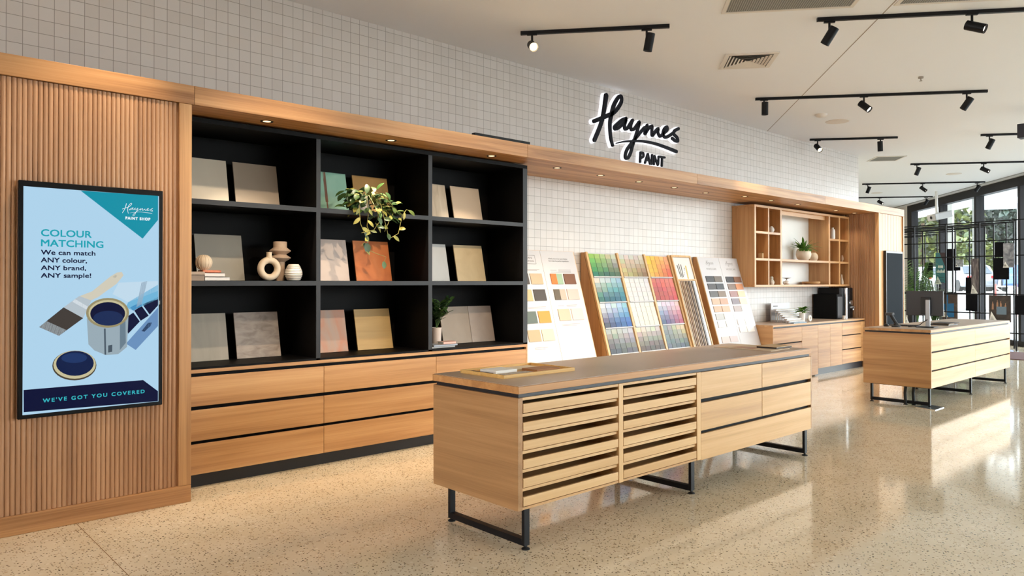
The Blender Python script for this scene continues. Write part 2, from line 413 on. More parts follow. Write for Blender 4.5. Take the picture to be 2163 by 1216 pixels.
# glazed wall: frame per bay with its pane
FRAME = plain('dark_bronze_window_frame', (42, 41, 44), 0.5, spec=.2)
edges = [8.0, 5.86, 3.66, 1.5, -.68, -2.86, -5.04, -7.2, -9.4, -11.6, -13.8, -16.0, -18.2]
for i, (w1, w0) in enumerate(zip(edges, edges[1:])):
    f = MB()
    for a0, a1, z0, z1 in ((w0-.06, w0+.06, 0, CE), (w0+.06, w1-.06, 3.78, CE), (w0+.06, w1-.06, 0, .12)):
        f.prism([WV(a0, .78, z0), WV(a1, .78, z0), WV(a1, .98, z0), WV(a0, .98, z0)], (0, 0, z1-z0))
    if i == 0: f.prism([WV(w1-.06, .78, 0), WV(w1+.3, .78, 0), WV(w1+.3, .98, 0), WV(w1-.06, .98, 0)], (0, 0, CE))
    fo = struct(f.done('window_%d' % (i+1), FRAME))
    g = MB(); g.prism([WV(w0+.06, .875, .12), WV(w1-.06, .875, .12), WV(w1-.06, .883, .12), WV(w0+.06, .883, .12)], (0, 0, 3.66))
    g.done('pane', GLASS, fo)

# ------------------------------------------------------------------ left fluted panel with the advertising screen
YP = 5.255; XP = 1.814
t = thing('fluted_wall_cladding', 'large vertically fluted oak panel framing the advertising screen at far left', 'wall panel', (0.6, YP, 0))
m = MB(); m.box(-3.0, XP-.005, YP+.03, YW-.004, .0, 2.735); m.done('backing_panel', F_Z, t)
m = MB(); x = -2.98
while x < XP-.11:
    pts = [(x, YP+.031, 0), (x, YP+.0215, 0), (x+.002, YP+.0178, 0), (x+.006, YP+.0148, 0), (x+.0105, YP+.0133, 0), (x+.0135, YP+.013, 0), (x+.0165, YP+.0133, 0), (x+.021, YP+.0148, 0), (x+.025, YP+.0178, 0), (x+.0269, YP+.0215, 0), (x+.0269, YP+.031, 0)]
    m.prism([(p[0], p[1], .118) for p in pts], (0, 0, 2.615)); x += .027
m.done('fluting', F_Z, t)
B(XP-.082, XP, YP, YP+.05, .118, 2.735).done('edge_trim', W_Z, t, bevel=.003)
B(-3.0, XP, YP, YP+.05, .0, .117).done('base_trim', F_X, t, bevel=.003)

t = thing('advertising_screen', 'portrait digital screen showing a colour matching advertisement on the fluted panel', 'screen', (1.21, 5.24, 0.69))
SX0, SX1, SZ0, SZ1 = .803, 1.616, .691, 2.117
m = MB(); m.box(SX0, SX1, 5.222, 5.262, SZ0, SZ1); m.done('housing', plain('glossy_black_bezel', (8, 8, 9), 0.4, spec=.15), t, bevel=.004)
A = lambda pts, y: [(p[0], y, p[2]) for p in pts]
E1 = lambda n, c: glow('screen_' + n, c, .41)
scr = B(.827, 1.590, 5.2212, 5.2222, .716, 2.081).done('screen', E1('sky', (172, 208, 232)), t)
def on_screen(name, polys, mats, y):
    m = MB()
    for k, pts in polys: m.poly(A(pts, y), k)
    o = m.done(name, mats, scr, local=False); return o
TV = 5.2205
on_screen('teal_corner', [(0, [[1.128,5.22,2.079],[1.584,5.22,2.082],[1.584,5.22,1.922],[1.489,5.22,1.794]])], [E1('teal', (18, 142, 164))], TV)
on_screen('navy_banner', [(0, [[0.832,5.22,0.866],[1.495,5.22,0.866],[1.587,5.22,0.784],[1.587,5.22,0.718],[0.833,5.22,0.733]])], [E1('navy', (9, 15, 52))], TV)
fan = [E1('pale', (190, 215, 232)), E1('mid', (110, 178, 214)), E1('blue', (52, 128, 182)), E1('navy', (9, 15, 52)), E1('card', (104, 142, 186)), E1('grey', (150, 172, 190))]
on_screen('colour_fan', [
 (0, [[1.347,5.22,1.505],[1.585,5.22,1.516],[1.585,5.22,1.45],[1.403,5.22,1.378],[1.311,5.22,1.432]]), (1, [[1.403,5.22,1.378],[1.585,5.22,1.491],[1.586,5.22,1.395],[1.431,5.22,1.324],[1.391,5.22,1.345]]), (5, [[1.483,5.22,1.505],[1.519,5.22,1.516],[1.484,5.22,1.363],[1.452,5.22,1.343]]),
 (2, [[1.415,5.22,1.344],[1.484,5.22,1.383],[1.484,5.22,1.353],[1.434,5.22,1.322]]),(3, [[1.388,5.22,1.278],[1.434,5.22,1.31],[1.474,5.22,1.251],[1.403,5.22,1.173]]), (3, [[1.44,5.22,1.323],[1.484,5.22,1.353],[1.528,5.22,1.287],[1.479,5.22,1.255]]), (3, [[1.49,5.22,1.361],[1.586,5.22,1.409],[1.586,5.22,1.354],[1.534,5.22,1.294]]),
 (4, [[1.586,5.22,1.34],[1.586,5.22,1.217],[1.449,5.22,1.066],[1.391,5.22,1.111]]), (3, [[1.484,5.22,1.187],[1.524,5.22,1.24],[1.547,5.22,1.242],[1.54,5.22,1.219],[1.503,5.22,1.183]])], fan, TV+.0001)
on_screen('paint_brush', [
 (0, [[1.125,5.22,1.421],[1.194,5.22,1.45],[1.258,5.22,1.508],[1.299,5.22,1.545],[1.335,5.22,1.569],[1.365,5.22,1.574],[1.375,5.22,1.552],[1.335,5.22,1.498],[1.276,5.22,1.452],[1.229,5.22,1.414],[1.188,5.22,1.393]]), (1, [[1.123,5.22,1.422],[1.19,5.22,1.393],[1.145,5.22,1.283],[1.038,5.22,1.353]]),
 (2, [[1.038,5.22,1.353],[1.145,5.22,1.283],[1.014,5.22,1.179],[0.909,5.22,1.237]]), (3, [[0.909,5.22,1.237],[0.948,5.22,1.272],[1.054,5.22,1.213],[1.014,5.22,1.179]]), (4, [[1.311,5.22,1.542],[1.329,5.22,1.555],[1.338,5.22,1.549],[1.326,5.22,1.535]]), (5, [[1.1,5.22,1.403],[1.171,5.22,1.355],[1.162,5.22,1.337],[1.085,5.22,1.387]])],
 [E1('handle', (205, 200, 182)), E1('ferrule', (178, 190, 198)), E1('bristle', (66, 60, 56)), E1('bristletip', (150, 158, 162)), E1('hole', (120, 120, 112)), E1('ferruleline', (216, 224, 230))], TV-.0001)
def ell(cx, cy, rx, ry, rot=0): return [(cx+rx*math.cos(a)*math.cos(rot)-ry*math.sin(a)*math.sin(rot), cy+rx*math.cos(a)*math.sin(rot)+ry*math.sin(a)*math.cos(rot)) for a in [2*math.pi*i/28 for i in range(28)]]
# screen pixels -> metres on the glass
def SP(pts): return [(.827+(x-69)/652*.763, 0, 2.081-(y-(52+(x-69)*.0733))/(1098-(x-69)*.158)*1.365) for x, y in pts]
on_screen('paint_tin', [(0, SP([(358, 690), (366, 815), (395, 845), (450, 868), (512, 864), (556, 830), (563, 680)])), (6, SP([(520, 690), (548, 700), (550, 810), (520, 845)])), (5, SP([(441, 740), (449, 740), (452, 866), (444, 866)])),
 (5, SP([(462, 822), (482, 818), (482, 852), (462, 856)])), (1, SP(ell(460, 664, 106, 72))), (2, SP(ell(460, 664, 94, 62))), (3, SP(ell(460, 668, 86, 56))), (4, SP(ell(462, 690, 74, 36)))],
 [E1('tinside', (150, 168, 178)), E1('tinrim', (150, 140, 104)), E1('tinlip', (196, 188, 150)), E1('navy', (9, 15, 52)), E1('wetpaint', (24, 42, 84)), E1('tinprint', (70, 84, 96)), E1('tinside2', (104, 124, 138))], TV-.0002)
# rim layers sit a hair in front of each other
for o in scr.children:
    if o.name == 'paint_tin':
        for k, p in enumerate(o.data.polygons):
            for vi in p.vertices: o.data.vertices[vi].co.y -= .00008*k
m_l = on_screen('tin_lid', [(0, SP(ell(302, 916, 103, 72))), (1, SP(ell(303, 912, 99, 68))), (2, SP(ell(304, 906, 88, 60))), (3, SP(ell(300, 880, 60, 24)))], [E1('lidside', (74, 66, 52)), E1('tinlip', (196, 188, 150)), E1('navy2', (14, 30, 70)), E1('lidshine', (28, 52, 100))], TV-.0002)
for k, p in enumerate(m_l.data.polygons):
    for vi in p.vertices: m_l.data.vertices[vi].co.y -= .00008*k
def screen_text(name, rows, col, bold=.01):
    m = MB()
    for body, (x0, yb), (x1, _), yt, sp in rows:
        a, = SP([(x0, yb)]); b2, = SP([(x1, yb)]); c2, = SP([(x0, yt)])
        for ox, oz, oy in ((0, 0, 0), (bold*.13, 0, 1e-5), (0, bold*.13, 2e-5), (bold*.13, bold*.13, 3e-5)): text_mesh(body, m, b2[0]-a[0]-bold*.13, c2[2]-a[2]-bold*.13, FRONT, (a[0]+ox, TV-.0004-oy, a[2]+oz), space=sp)
    m.done(name, E1(*col), scr)
screen_text('heading_lettering', [('COLOUR', (146, 292), (380, 292), 256, 1), ('MATCHING', (146, 341), (437, 341), 305, 1)], ('tealtext', (28, 160, 176)), .018)
screen_text('body_lettering', [('We can match', (146, 381), (398, 0), 356, 1), ('ANY colour,', (146, 418), (358, 0), 393, 1), ('ANY brand,', (146, 455), (354, 0), 431, 1), ('ANY sample!', (146, 492), (378, 0), 468, 1)], ('navy', (9, 15, 52)), .014)
screen_text('banner_lettering', [("WE'VE GOT YOU COVERED", (157, 1092), (648, 0), 1072, 1.35)], ('tealtext2', (52, 178, 190)), .014)
screen_text('shop_lettering', [('PAINT SHOP', (546, 212), (675, 0), 197, 1.25)], ('white', (235, 244, 250)), .02)
B(1.594, 1.598, 5.2195, 5.222, 1.36, 1.385).done('sensor_window', plain('grey_sensor', (150, 150, 155), .4), t)

# ------------------------------------------------------------------ brush-lettered logo
LOGO = [
 ([(-0.4109999999999996,0.8180000000000001),(-0.4289999999999994,0.7350000000000003),(-0.4499999999999993,0.6380000000000003),(-0.48299999999999965,0.52),(-0.5359999999999996,0.40100000000000025),(-0.6349999999999998,0.22999999999999998)], [.070, .066, .060, .058, .056, .056]),
 ([(-0.6439999999999992,0.4620000000000002),(-0.5289999999999999,0.5090000000000003),(-0.38599999999999923,0.5710000000000002),(-0.2919999999999998,0.6110000000000002),(-0.19599999999999973,0.6830000000000003),(-0.11399999999999988,0.782),(-0.10599999999999987,0.8500000000000001),(-0.1479999999999997,0.8560000000000003),(-0.20999999999999996,0.7950000000000004),(-0.26899999999999924,0.7040000000000002),(-0.3089999999999993,0.5940000000000003),(-0.3359999999999994,0.4950000000000001),(-0.33499999999999996,0.3820000000000001),(-0.3169999999999993,0.28100000000000014),(-0.2859999999999996,0.2070000000000003)], [.050, .052, .056, .056, .052, .050, .046, .046, .052, .058, .058, .054, .050, .046, .040]),
 ([(-0.016000000000000014,0.5900000000000003),(-0.09199999999999964,0.56),(-0.1819999999999995,0.4990000000000001),(-0.24799999999999933,0.4460000000000002),(-0.23299999999999965,0.42300000000000004),(-0.16699999999999982,0.4480000000000004),(-0.07699999999999996,0.5140000000000002),(-0.016000000000000014,0.5760000000000001),(-0.043999999999999595,0.5),(-0.0389999999999997,0.45199999999999996),(0.014000000000000234,0.4690000000000003),(0.07500000000000018,0.536),(0.11900000000000066,0.5860000000000003)], [.044]*13),
 ([(0.11900000000000066,0.5860000000000003),(0.08300000000000018,0.5130000000000003),(0.0940000000000003,0.4610000000000003),(0.15300000000000047,0.4790000000000001),(0.21500000000000075,0.5370000000000004),(0.266,0.5830000000000002),(0.22300000000000075,0.4690000000000003),(0.16800000000000015,0.3540000000000001),(0.11800000000000033,0.25),(0.07400000000000073,0.14700000000000024),(0.016000000000000014,0.07800000000000029),(-0.032999999999999474,0.08700000000000019),(-0.0019999999999997797,0.17700000000000005),(0.10500000000000043,0.28700000000000037),(0.26200000000000045,0.43000000000000016),(0.37400000000000055,0.5250000000000004)], [.044]*16),
 ([(0.4320000000000004,0.5630000000000002),(0.3980000000000006,0.5030000000000001),(0.383,0.44200000000000017),(0.4540000000000006,0.5210000000000004),(0.5359999999999996,0.5680000000000001),(0.5359999999999996,0.5030000000000001),(0.5440000000000005,0.44300000000000006),(0.6270000000000007,0.52),(0.6769999999999996,0.552),(0.6710000000000012,0.5010000000000003),(0.718,0.4570000000000003),(0.8030000000000008,0.5090000000000003),(0.8849999999999998,0.5710000000000002),(0.8710000000000004,0.605),(0.8109999999999999,0.5610000000000004),(0.7859999999999996,0.496),(0.8369999999999997,0.4570000000000003),(0.9399999999999995,0.49700000000000033),(1.0359999999999996,0.5510000000000002)], [.044]*19),
 ([(1.1470000000000002,0.6200000000000001),(1.0530000000000008,0.5740000000000003),(1.0410000000000004,0.5260000000000002),(1.1150000000000002,0.4890000000000003),(1.1319999999999997,0.4440000000000004),(1.0700000000000003,0.4410000000000003),(1.0,0.4650000000000003)], [.044]*7),
 ([(-0.21199999999999974,0.242),(-0.04699999999999971,0.28500000000000014),(0.13700000000000045,0.31400000000000006),(0.3250000000000002,0.3370000000000002),(0.5839999999999996,0.3400000000000003),(0.8360000000000003,0.3210000000000002),(1.096,0.29100000000000037)], [.012, .024, .030, .034, .038, .042, .048]),
]
PAINT = [([(0.29000000000000004,0.18300000000000027),(0.28000000000000025,0.058000000000000274)], [.032]*2), ([(0.29000000000000004,0.18300000000000027),(0.3440000000000003,0.17700000000000005),(0.34800000000000075,0.13800000000000034),(0.29300000000000015,0.10899999999999999)], [.032]*4),
 ([(0.4450000000000003,0.18100000000000005),(0.3850000000000007,0.057000000000000384)], [.03]*2), ([(0.4450000000000003,0.18100000000000005),(0.4930000000000003,0.05500000000000016)], [.03]*2), ([(0.4039999999999999,0.0950000000000002),(0.47499999999999964,0.09299999999999997)], [.02]*2),
 ([(0.5380000000000003,0.17700000000000005),(0.5259999999999998,0.05500000000000016)], [.03]*2), ([(0.5800000000000001,0.05600000000000005),(0.5869999999999997,0.17300000000000004),(0.6660000000000004,0.05600000000000005),(0.6829999999999998,0.17400000000000038)], [.026]*4),
 ([(0.7000000000000011,0.17300000000000004),(0.8179999999999996,0.17600000000000016)], [.03]*2), ([(0.761000000000001,0.17200000000000015),(0.7530000000000001,0.05500000000000016)], [.032]*2)]
LX = [p[0] for st_ in LOGO for p in st_[0]]; LZ = [p[1] for st_ in LOGO for p in st_[0]]
LC = ((min(LX)+max(LX))/2, (min(LZ)+max(LZ))/2, max(LX)-min(LX))
def strokes(mb, sets, scale, axes, org, depth, grow=0., y0=0., mi=0, wmul=1.0, m=7):
    for i_, (pts, w) in enumerate(sets):
        mb.ribbon([(p[0]*scale, p[1]*scale) for p in pts], [k*scale*wmul for k in w], depth, axes, org, mi, grow, y0 + i_*.0004*min(1, scale), m)
t = thing('illuminated_logo_sign', 'black brush-script wall sign with glowing white halo on the upper tiles', 'sign', (7.6, YW, 3.05))
NAVY = plain('black_sign_face', (18, 18, 28), 0.5, spec=.1); HALO = glow('white_sign_halo', (250, 250, 255), .55)
m = MB(); strokes(m, LOGO, 1, FRONT, (7.6, 6.100, 3.05), .022); m.done('script_lettering', NAVY, t)
m = MB(); strokes(m, PAINT, 1, FRONT, (7.6, 6.100, 3.05), .022); m.done('block_lettering', NAVY, t)
m = MB(); strokes(m, LOGO, 1, FRONT, (7.6, 6.146, 3.05), .044, grow=.008); m.done('halo_backing', HALO, t)
m = MB(); strokes(m, PAINT, 1, FRONT, (7.6, 6.146, 3.05), .044, grow=.008); m.done('halo_backing', HALO, t)
m = MB(); k_ = .185/LC[2]; a_, = SP([(609, 166)]); strokes(m, LOGO, k_, FRONT, (a_[0]-LC[0]*k_, TV-.0004, a_[2]-LC[1]*k_), 0, wmul=.5, m=4); m.done('script_lettering', E1('white', (235, 244, 250)), scr)

# ------------------------------------------------------------------ timber bulkhead with downlights
t = thing('timber_bulkhead', 'long oak bulkhead running above the black shelving and the tiled niche', 'bulkhead', (7, YP, 2.736))
for x0, x1 in ((-3.0, 1.83), (1.832, 5.02), (5.022, 7.95), (7.952, 11.5), (11.502, 14.77)):
    B(x0, x1, YP, YP+.035, 2.737, 2.866).done('fascia_board', F_X, t, bevel=.002)
B(XP+.005, 14.77, YP+.035, YW-.004, 2.737, 2.765).done('soffit_board', F_X, t)
B(-3.0, 14.77, YP+.035, YW-.004, 2.838, 2.866).done('top_board', F_X, t)
tag(B(4.358, 5.062, YP+.01, YP+.06, 2.866, 2.892).done('cable_cover', STEEL), 'thin black cable cover lying on top of the timber bulkhead', 'cable cover')
DL = [(2.43, 5.43), (3.55, 5.43), (4.71, 5.44), (5.72, 5.53), (6.49, 5.58), (7.25, 5.62), (8.04, 5.66), (8.83, 5.70), (9.61, 5.56), (10.38, 5.57), (11.24, 5.58), (12.65, 5.60), (13.35, 5.58)]
names = ['above the left column of black shelves', 'above the middle column of black shelves', 'above the right column of black shelves', 'just right of the black shelving', 'second right of the black shelving', 'third right of the black shelving', 'fourth right of the black shelving', 'fifth right of the black shelving', 'in front of the wall cupboard left edge', 'over the wall cupboard left cubbies', 'over the left half of the cupboard niche', 'over the right half of the cupboard niche', 'over the cupboard right cubbies by the slatted return']
WARM = glow('warm_lamp', (255, 214, 160), .9)
def spot(loc, d, energy, size=70, blend=.6, col=(1, .86, .70), r=.03):
    l = bpy.data.lights.new('lamp_glow', 'SPOT'); l.energy = energy; l.spot_size = R(size); l.spot_blend = blend; l.color = col; l.shadow_soft_size = r
    o = bpy.data.objects.new('lamp_glow', l); C.objects.link(o); o.location = loc; o.rotation_euler = Vector(d).to_track_quat('-Z', 'Y').to_euler(); return o
for k, ((x, y), nm) in enumerate(zip(DL, names)):
    t = thing('recessed_downlight', 'round black-rimmed recessed downlight ' + nm, 'downlight', (x, y, 2.737), group='downlights in the timber soffit')
    m = MB(); m.lathe([(.030, .0), (.047, -.003), (.049, -.001), (.049, .0)], 24); m.done('rim', RUBBER, t, local=True)
    m = MB(); m.lathe([(0, -.0012), (.030, -.0012)], 20); m.done('lamp', WARM, t, local=True)
    spot((x, y, 2.725), (0, .12, -1) , 30 if k < 3 else 4.5, 88, .7, (1, .84, .64))

# ------------------------------------------------------------------ black shelving with drawers below
YK = 5.558; XS0, XS1 = 1.822, 5.303
t = thing('black_shelving', 'tall black open shelving of nine bays displaying sample boards', 'shelving', (3.5, YK, .869))
B(XS0, XS1, YW-.03, YW-.004, .869, 2.72).done('back_panel', BLACK, t)
B(XS0, XS1-.0, YK, YW-.03, 2.685, 2.72).done('top_panel', [BLACK], t)
B(XS0, XS1, YK, YW-.03, .869, .885).done('base_shelf', BLACK, t)
for x0, x1, n_ in ((XS0, XS0+.03, 'side_panel'), (2.911, 2.949, 'divider'), (4.041, 4.084, 'divider'), (5.242, XS1, 'side_panel')):
    o = MB(); o.box(x0, x1, YK+.004, YW-.03, .885, 2.685); o.box(x0, x1, YK, YK+.004, .869, 2.685, 1); o.done(n_, [BLACK, BLACKEDGE], t)
for x0, x1 in ((XS0+.03, 2.911), (2.949, 4.041), (4.084, 5.242)):
    for z in (2.102, 1.50):
        o = MB(); o.box(x0, x1, YK+.004, YW-.03, z-.019, z+.019); o.box(x0, x1, YK, YK+.004, z-.019, z+.019, 1); o.done('shelf', [BLACK, BLACKEDGE], t)

t = thing('wall_drawer_unit', 'low oak drawer unit with black finger channels beneath the black shelving', 'drawers', (3.5, YK, 0))
B(XS0, XS1, YK+.03, YW-.004, .10, .84).done('carcass', BLACK, t)
B(XS0, XS1, YK+.05, YW-.004, 0, .10).done('plinth', plain('black_plinth', (22, 21, 23), .5), t)
B(XS0, XS1, YK, YW-.004, .842, .868).done('top_board', W_X, t)
B(XS1-.018, XS1, YK, YW-.01, .10, .842).done('end_panel', W_Y, t)
for z0, z1 in ((.101, .322), (.346, .571), (.599, .815)):
    for x0, x1 in ((XS0, 2.979), (2.983, 4.128), (4.132, XS1-.020)):
        B(x0, x1, YK, YK+.02, z0, z1).done('drawer', W_X, t, bevel=.0015)

# sample boards leaning on the shelves
BZ = {1: 2.121, 2: 1.519, 3: .885}
def mottled(name, tones, scale=5, stretch=(1, 1, 1), rough=.5, detail=6, metal=0):
    m, n, l, b = newmat(name); tc = n.new('ShaderNodeTexCoord'); mp = n.new('ShaderNodeMapping'); mp.inputs['Scale'].default_value = stretch
    no = n.new('ShaderNodeTexNoise'); no.inputs['Scale'].default_value = scale; no.inputs['Detail'].default_value = detail; no.inputs['Distortion'].default_value = .8
    l.new(tc.outputs['Object'], mp.inputs[0]); l.new(mp.outputs[0], no.inputs[0])
    r = n.new('ShaderNodeValToRGB'); e = r.color_ramp.elements; k = len(tones)
    e[0].position = .25; e[0].color = lin(tones[0]); e[1].position = .75; e[1].color = lin(tones[-1])
    for i in range(1, k-1): q = e.new(.25+.5*i/(k-1)); q.color = lin(tones[i])
    l.new(no.outputs[0], r.inputs[0]); l.new(r.outputs[0], b.inputs['Base Color']); b.inputs['Roughness'].default_value = rough; b.inputs['Metallic'].default_value = metal
    return m
BO = [
 (1, 1.968, 2.342, 'pale beige plaster sample board, left on the top shelf of the left column', [(196, 184, 166), (206, 194, 176)], 3, (1, 1, 1)),
 (1, 2.397, 2.771, 'mid taupe sample board, right on the top shelf of the left column', [(150, 136, 120), (160, 144, 128)], 2, (1, 1, 1)),
 (2, 2.091, 2.470, 'stone grey sample board behind the small books on the middle shelf', [(150, 144, 132), (160, 153, 141)], 3, (1, 1, 1)),
 (3, 1.966, 2.340, 'plain warm grey sample board, left on the bottom shelf of the left column', [(150, 142, 128), (164, 154, 140)], 4, (3, 1, .6)),
 (3, 2.408, 2.783, 'rough trowelled taupe sample board, right on bottom shelf of the left column', [(128, 114, 104), (158, 144, 134), (176, 163, 153)], 9, (1, 1, 2.2)),
 (1, 3.060, 3.434, 'aged green copper sample board with a rust streak beside the trailing plant', [(120, 168, 150), (138, 182, 166), (154, 190, 174)], 4, (1, 1, 1)),
 (1, 3.503, 3.879, 'aged brass sample board behind the trailing pot plant', [(150, 116, 66), (176, 138, 84)], 3, (1, 1, 1)),
 (2, 3.062, 3.438, 'pale pink sample board, left on the middle shelf of the middle column', [(204, 184, 174), (216, 198, 188)], 3, (1, 1, 1)),
 (2, 3.509, 3.890, 'bright copper orange sample board under the trailing vine', [(188, 98, 46), (206, 118, 60), (216, 134, 80)], 4, (1, 1, 1)),
 (3, 3.050, 3.424, 'patchy copper and grey sample board on the bottom middle shelf', [(196, 112, 70), (176, 142, 122), (150, 148, 142)], 3.2, (1.3, 1, .8)),
 (3, 3.523, 3.903, 'brushed gold sample board on the bottom middle shelf', [(178, 142, 84), (196, 160, 100)], 3, (.3, 1, 5)),
 (1, 4.197, 4.571, 'streaky limestone sample board, left on the top shelf of the right column', [(158, 142, 122), (186, 170, 150), (198, 184, 166)], 5, (3, 1, .7)),
 (1, 4.640, 5.017, 'smooth tan sample board, right on the top shelf of the right column', [(184, 164, 142), (194, 174, 152)], 2, (1, 1, 1)),
 (2, 4.203, 4.578, 'pale silver grey sample board on the middle shelf of the right column', [(188, 186, 184), (198, 196, 194)], 3, (1, 1, 1)),
 (2, 4.681, 5.058, 'sandy beige sample board on the middle shelf of the right column', [(190, 164, 124), (206, 182, 142)], 5, (1, 1, 1)),
 (3, 4.500, 4.868, 'taupe sample board behind the potted plant and books, bottom right bay', [(150, 132, 114), (162, 144, 126)], 4, (1, 1, 1)),
 (3, 4.872, 5.184, 'pinkish grey sample board, rightmost on the bottom shelf', [(156, 140, 128), (170, 154, 142)], 5, (1, 1, 1)),
]
LEAN = -math.atan(.08/.37)
for k, (row, x0, x1, lab, tones, s_, st) in enumerate(BO):
    mt = mottled('sample_finish_%d' % k, [tuple(min(245, v*1.07) for v in q_) for q_ in tones], s_, st, .45)
    mats = [mt]; o = MB(); w = x1-x0; o.box(-w/2, w/2, 0, .012, 0, .380)
    if k == 5:
        o.box(-.040, -.014, -.0006, 0, .10, .378, 1); o.box(-.033, -.019, -.0006, 0, .03, .10, 1); mats.append(mottled('rust_streak', [(96, 56, 40), (124, 84, 64), (136, 176, 160)], 9, (2, 1, .4)))
    ob = o.done('sample_board', mats, bevel=.001); ob.location = ((x0+x1)/2, 5.93, BZ[row]+.0028); ob.rotation_euler = (LEAN, 0, 0)
    tag(ob, lab, 'sample board', 'sample boards on the black shelving')
ob = B(-.19, .19, 0, .012, 0, .380).done('sample_board', plain('slate_sample', (66, 68, 72), .5)); ob.location = (2.055, 6.00, BZ[2]+.002); ob.rotation_euler = (R(-9), 0, 0)
tag(ob, 'dark slate sample board mostly hidden behind the stone grey board', 'sample board', 'sample boards on the black shelving')

# ------------------------------------------------------------------ ornaments on the black shelves
YO = 5.72
def obj_lathe(name, prof, mat, loc, label, cat, seg=32, group=None, k=1.0):
    o = MB().lathe([(r_*k, z_*k) for r_, z_ in prof], seg).done(name, mat); o.location = loc
    return tag(o, label, cat, group)
SX = lambda px: None
# donut vase
vx = 2.581
t = MB(); ring = 40
for_r = .095-.022
prev = None
for i in range(ring+1):
    a = 2*math.pi*i/ring; cen = Vector((math.cos(a)*.070, 0, .098+math.sin(a)*.070)); rad = Vector((math.cos(a), 0, math.sin(a)))
    rr = [t.bm.verts.new(cen + rad*math.cos(2*math.pi*k/16)*.027 + Vector((0, 1, 0))*math.sin(2*math.pi*k/16)*.027) for k in range(16)] if i < ring else first
    if i == 0: first = rr
    else:
        for k in range(16):
            f = t.bm.faces.new((prev[k], prev[(k+1) % 16], rr[(k+1) % 16], rr[k])); f.smooth = True
    prev = rr
t.lathe([(.026, .178), (.022, .200), (.021, .220), (.024, .232), (.018, .232), (.016, .21)], 20)
o = t.done('ring_vase', CERAM); o.location = (vx, YO, 1.519); tag(o, 'cream ring-shaped vase with a hole through it, beside the totem vase', 'vase', 'vases on the middle shelf')
obj_lathe('totem_vase', [(0, 0), (.040, 0), (.038, .10), (.040, .158), (.086, .188), (.087, .194), (.052, .217), (.052, .222), (.086, .246), (.087, .252), (.057, .275), (.055, .282), (.056, .320), (.054, .326), (.046, .326), (.044, .29)], CERT, (2.725, 5.83, 1.519), 'tall taupe totem vase with two flared discs, behind the ring vase', 'vase', 36, 'vases on the middle shelf')
pr = [(0, 0), (.036, 0)]
for i in range(9):
    z = .006+i*.013; r = .038+.030*math.sin(math.pi*(.12+.78*(i+.5)/9)); pr += [(r, z), (r+.004, z+.006), (r, z+.012)]
pr += [(.045, .128), (.040, .138), (.034, .138), (.034, .12)]
obj_lathe('ribbed_vase', pr, CERW, (2.782, 5.70, 1.519), 'small round white vase with horizontal ribs, right of the totem vase', 'vase', 32, 'vases on the middle shelf')
# books, coral tray and ball vase
bx0, bx1 = 2.052, 2.238
def book(x0, x1, y0, y1, z0, z1, col, label, group):
    t = thing('book', label, 'book', ((x0+x1)/2, (y0+y1)/2, z0), group=group)
    cv = plain('book_cover_%d_%d_%d' % col, col, .5)
    m = MB(); m.box(x0, x1, y0, y1, z0, z0+.003); m.box(x0, x1, y0, y1, z1-.003, z1); m.box(x0, x1, y0, y0+.003, z0, z1); m.done('cover', cv, t)
    B(x0+.002, x1-.003, y0+.003, y1-.003, z0+.003, z1-.003).done('pages', PAPER, t)
book(bx0, bx1, 5.66, 5.84, 1.519, 1.549, (226, 222, 218), 'white book at the bottom of the middle-shelf pile, under the other white book', 'books on the middle shelf')
book(bx0, bx1-.035, 5.665, 5.835, 1.549, 1.580, (234, 226, 220), 'shorter white book resting on the bottom white book of the middle-shelf pile', 'books on the middle shelf')
t = thing('wooden_trinket_box', 'flat taupe wooden box left of the white books on the middle shelf', 'box', (1.99, 5.75, 1.519))
B(1.90, bx0-.005, 5.66, 5.84, 1.519, 1.562).done('box_base', plain('taupe_wood', (152, 130, 112), .5), t, bevel=.002); B(1.90, bx0-.003, 5.655, 5.845, 1.563, 1.588).done('lid', plain('taupe_wood_lid', (170, 148, 130), .5), t, bevel=.002)
tag(B(bx0-.005, bx0+.135, 5.69, 5.80, 1.581, 1.600).done('coral_dish', plain('coral_glaze', (216, 130, 96), .45, vary=.2, vscale=50), bevel=.006), 'coral coloured flat dish lying on the shorter white book', 'dish')
pr = [(0, 0), (.022, 0)] + [(.060*math.sin(math.pi*(.12+.82*i/14)), .058-.060*math.cos(math.pi*(.12+.82*i/14))) for i in range(15)] + [(.008, .117)]
m = MB(); m.lathe(pr, 30)
for i in range(15):
    a = 2*math.pi*i/15; m.tube([(math.cos(a)*.0600*math.sin(math.pi*(.14+.74*k/8)), math.sin(a)*.0600*math.sin(math.pi*(.14+.74*k/8)), .058-.060*math.cos(math.pi*(.14+.74*k/8))) for k in range(9)], .0022, 5)
o = m.done('ball_vase', CERAM); o.location = (2.074-.005, 5.735, 1.600-.012+.0); o.location.z = 1.6005; tag(o, 'small ball-shaped cream vase with vertical ribs on top of the book pile', 'vase')

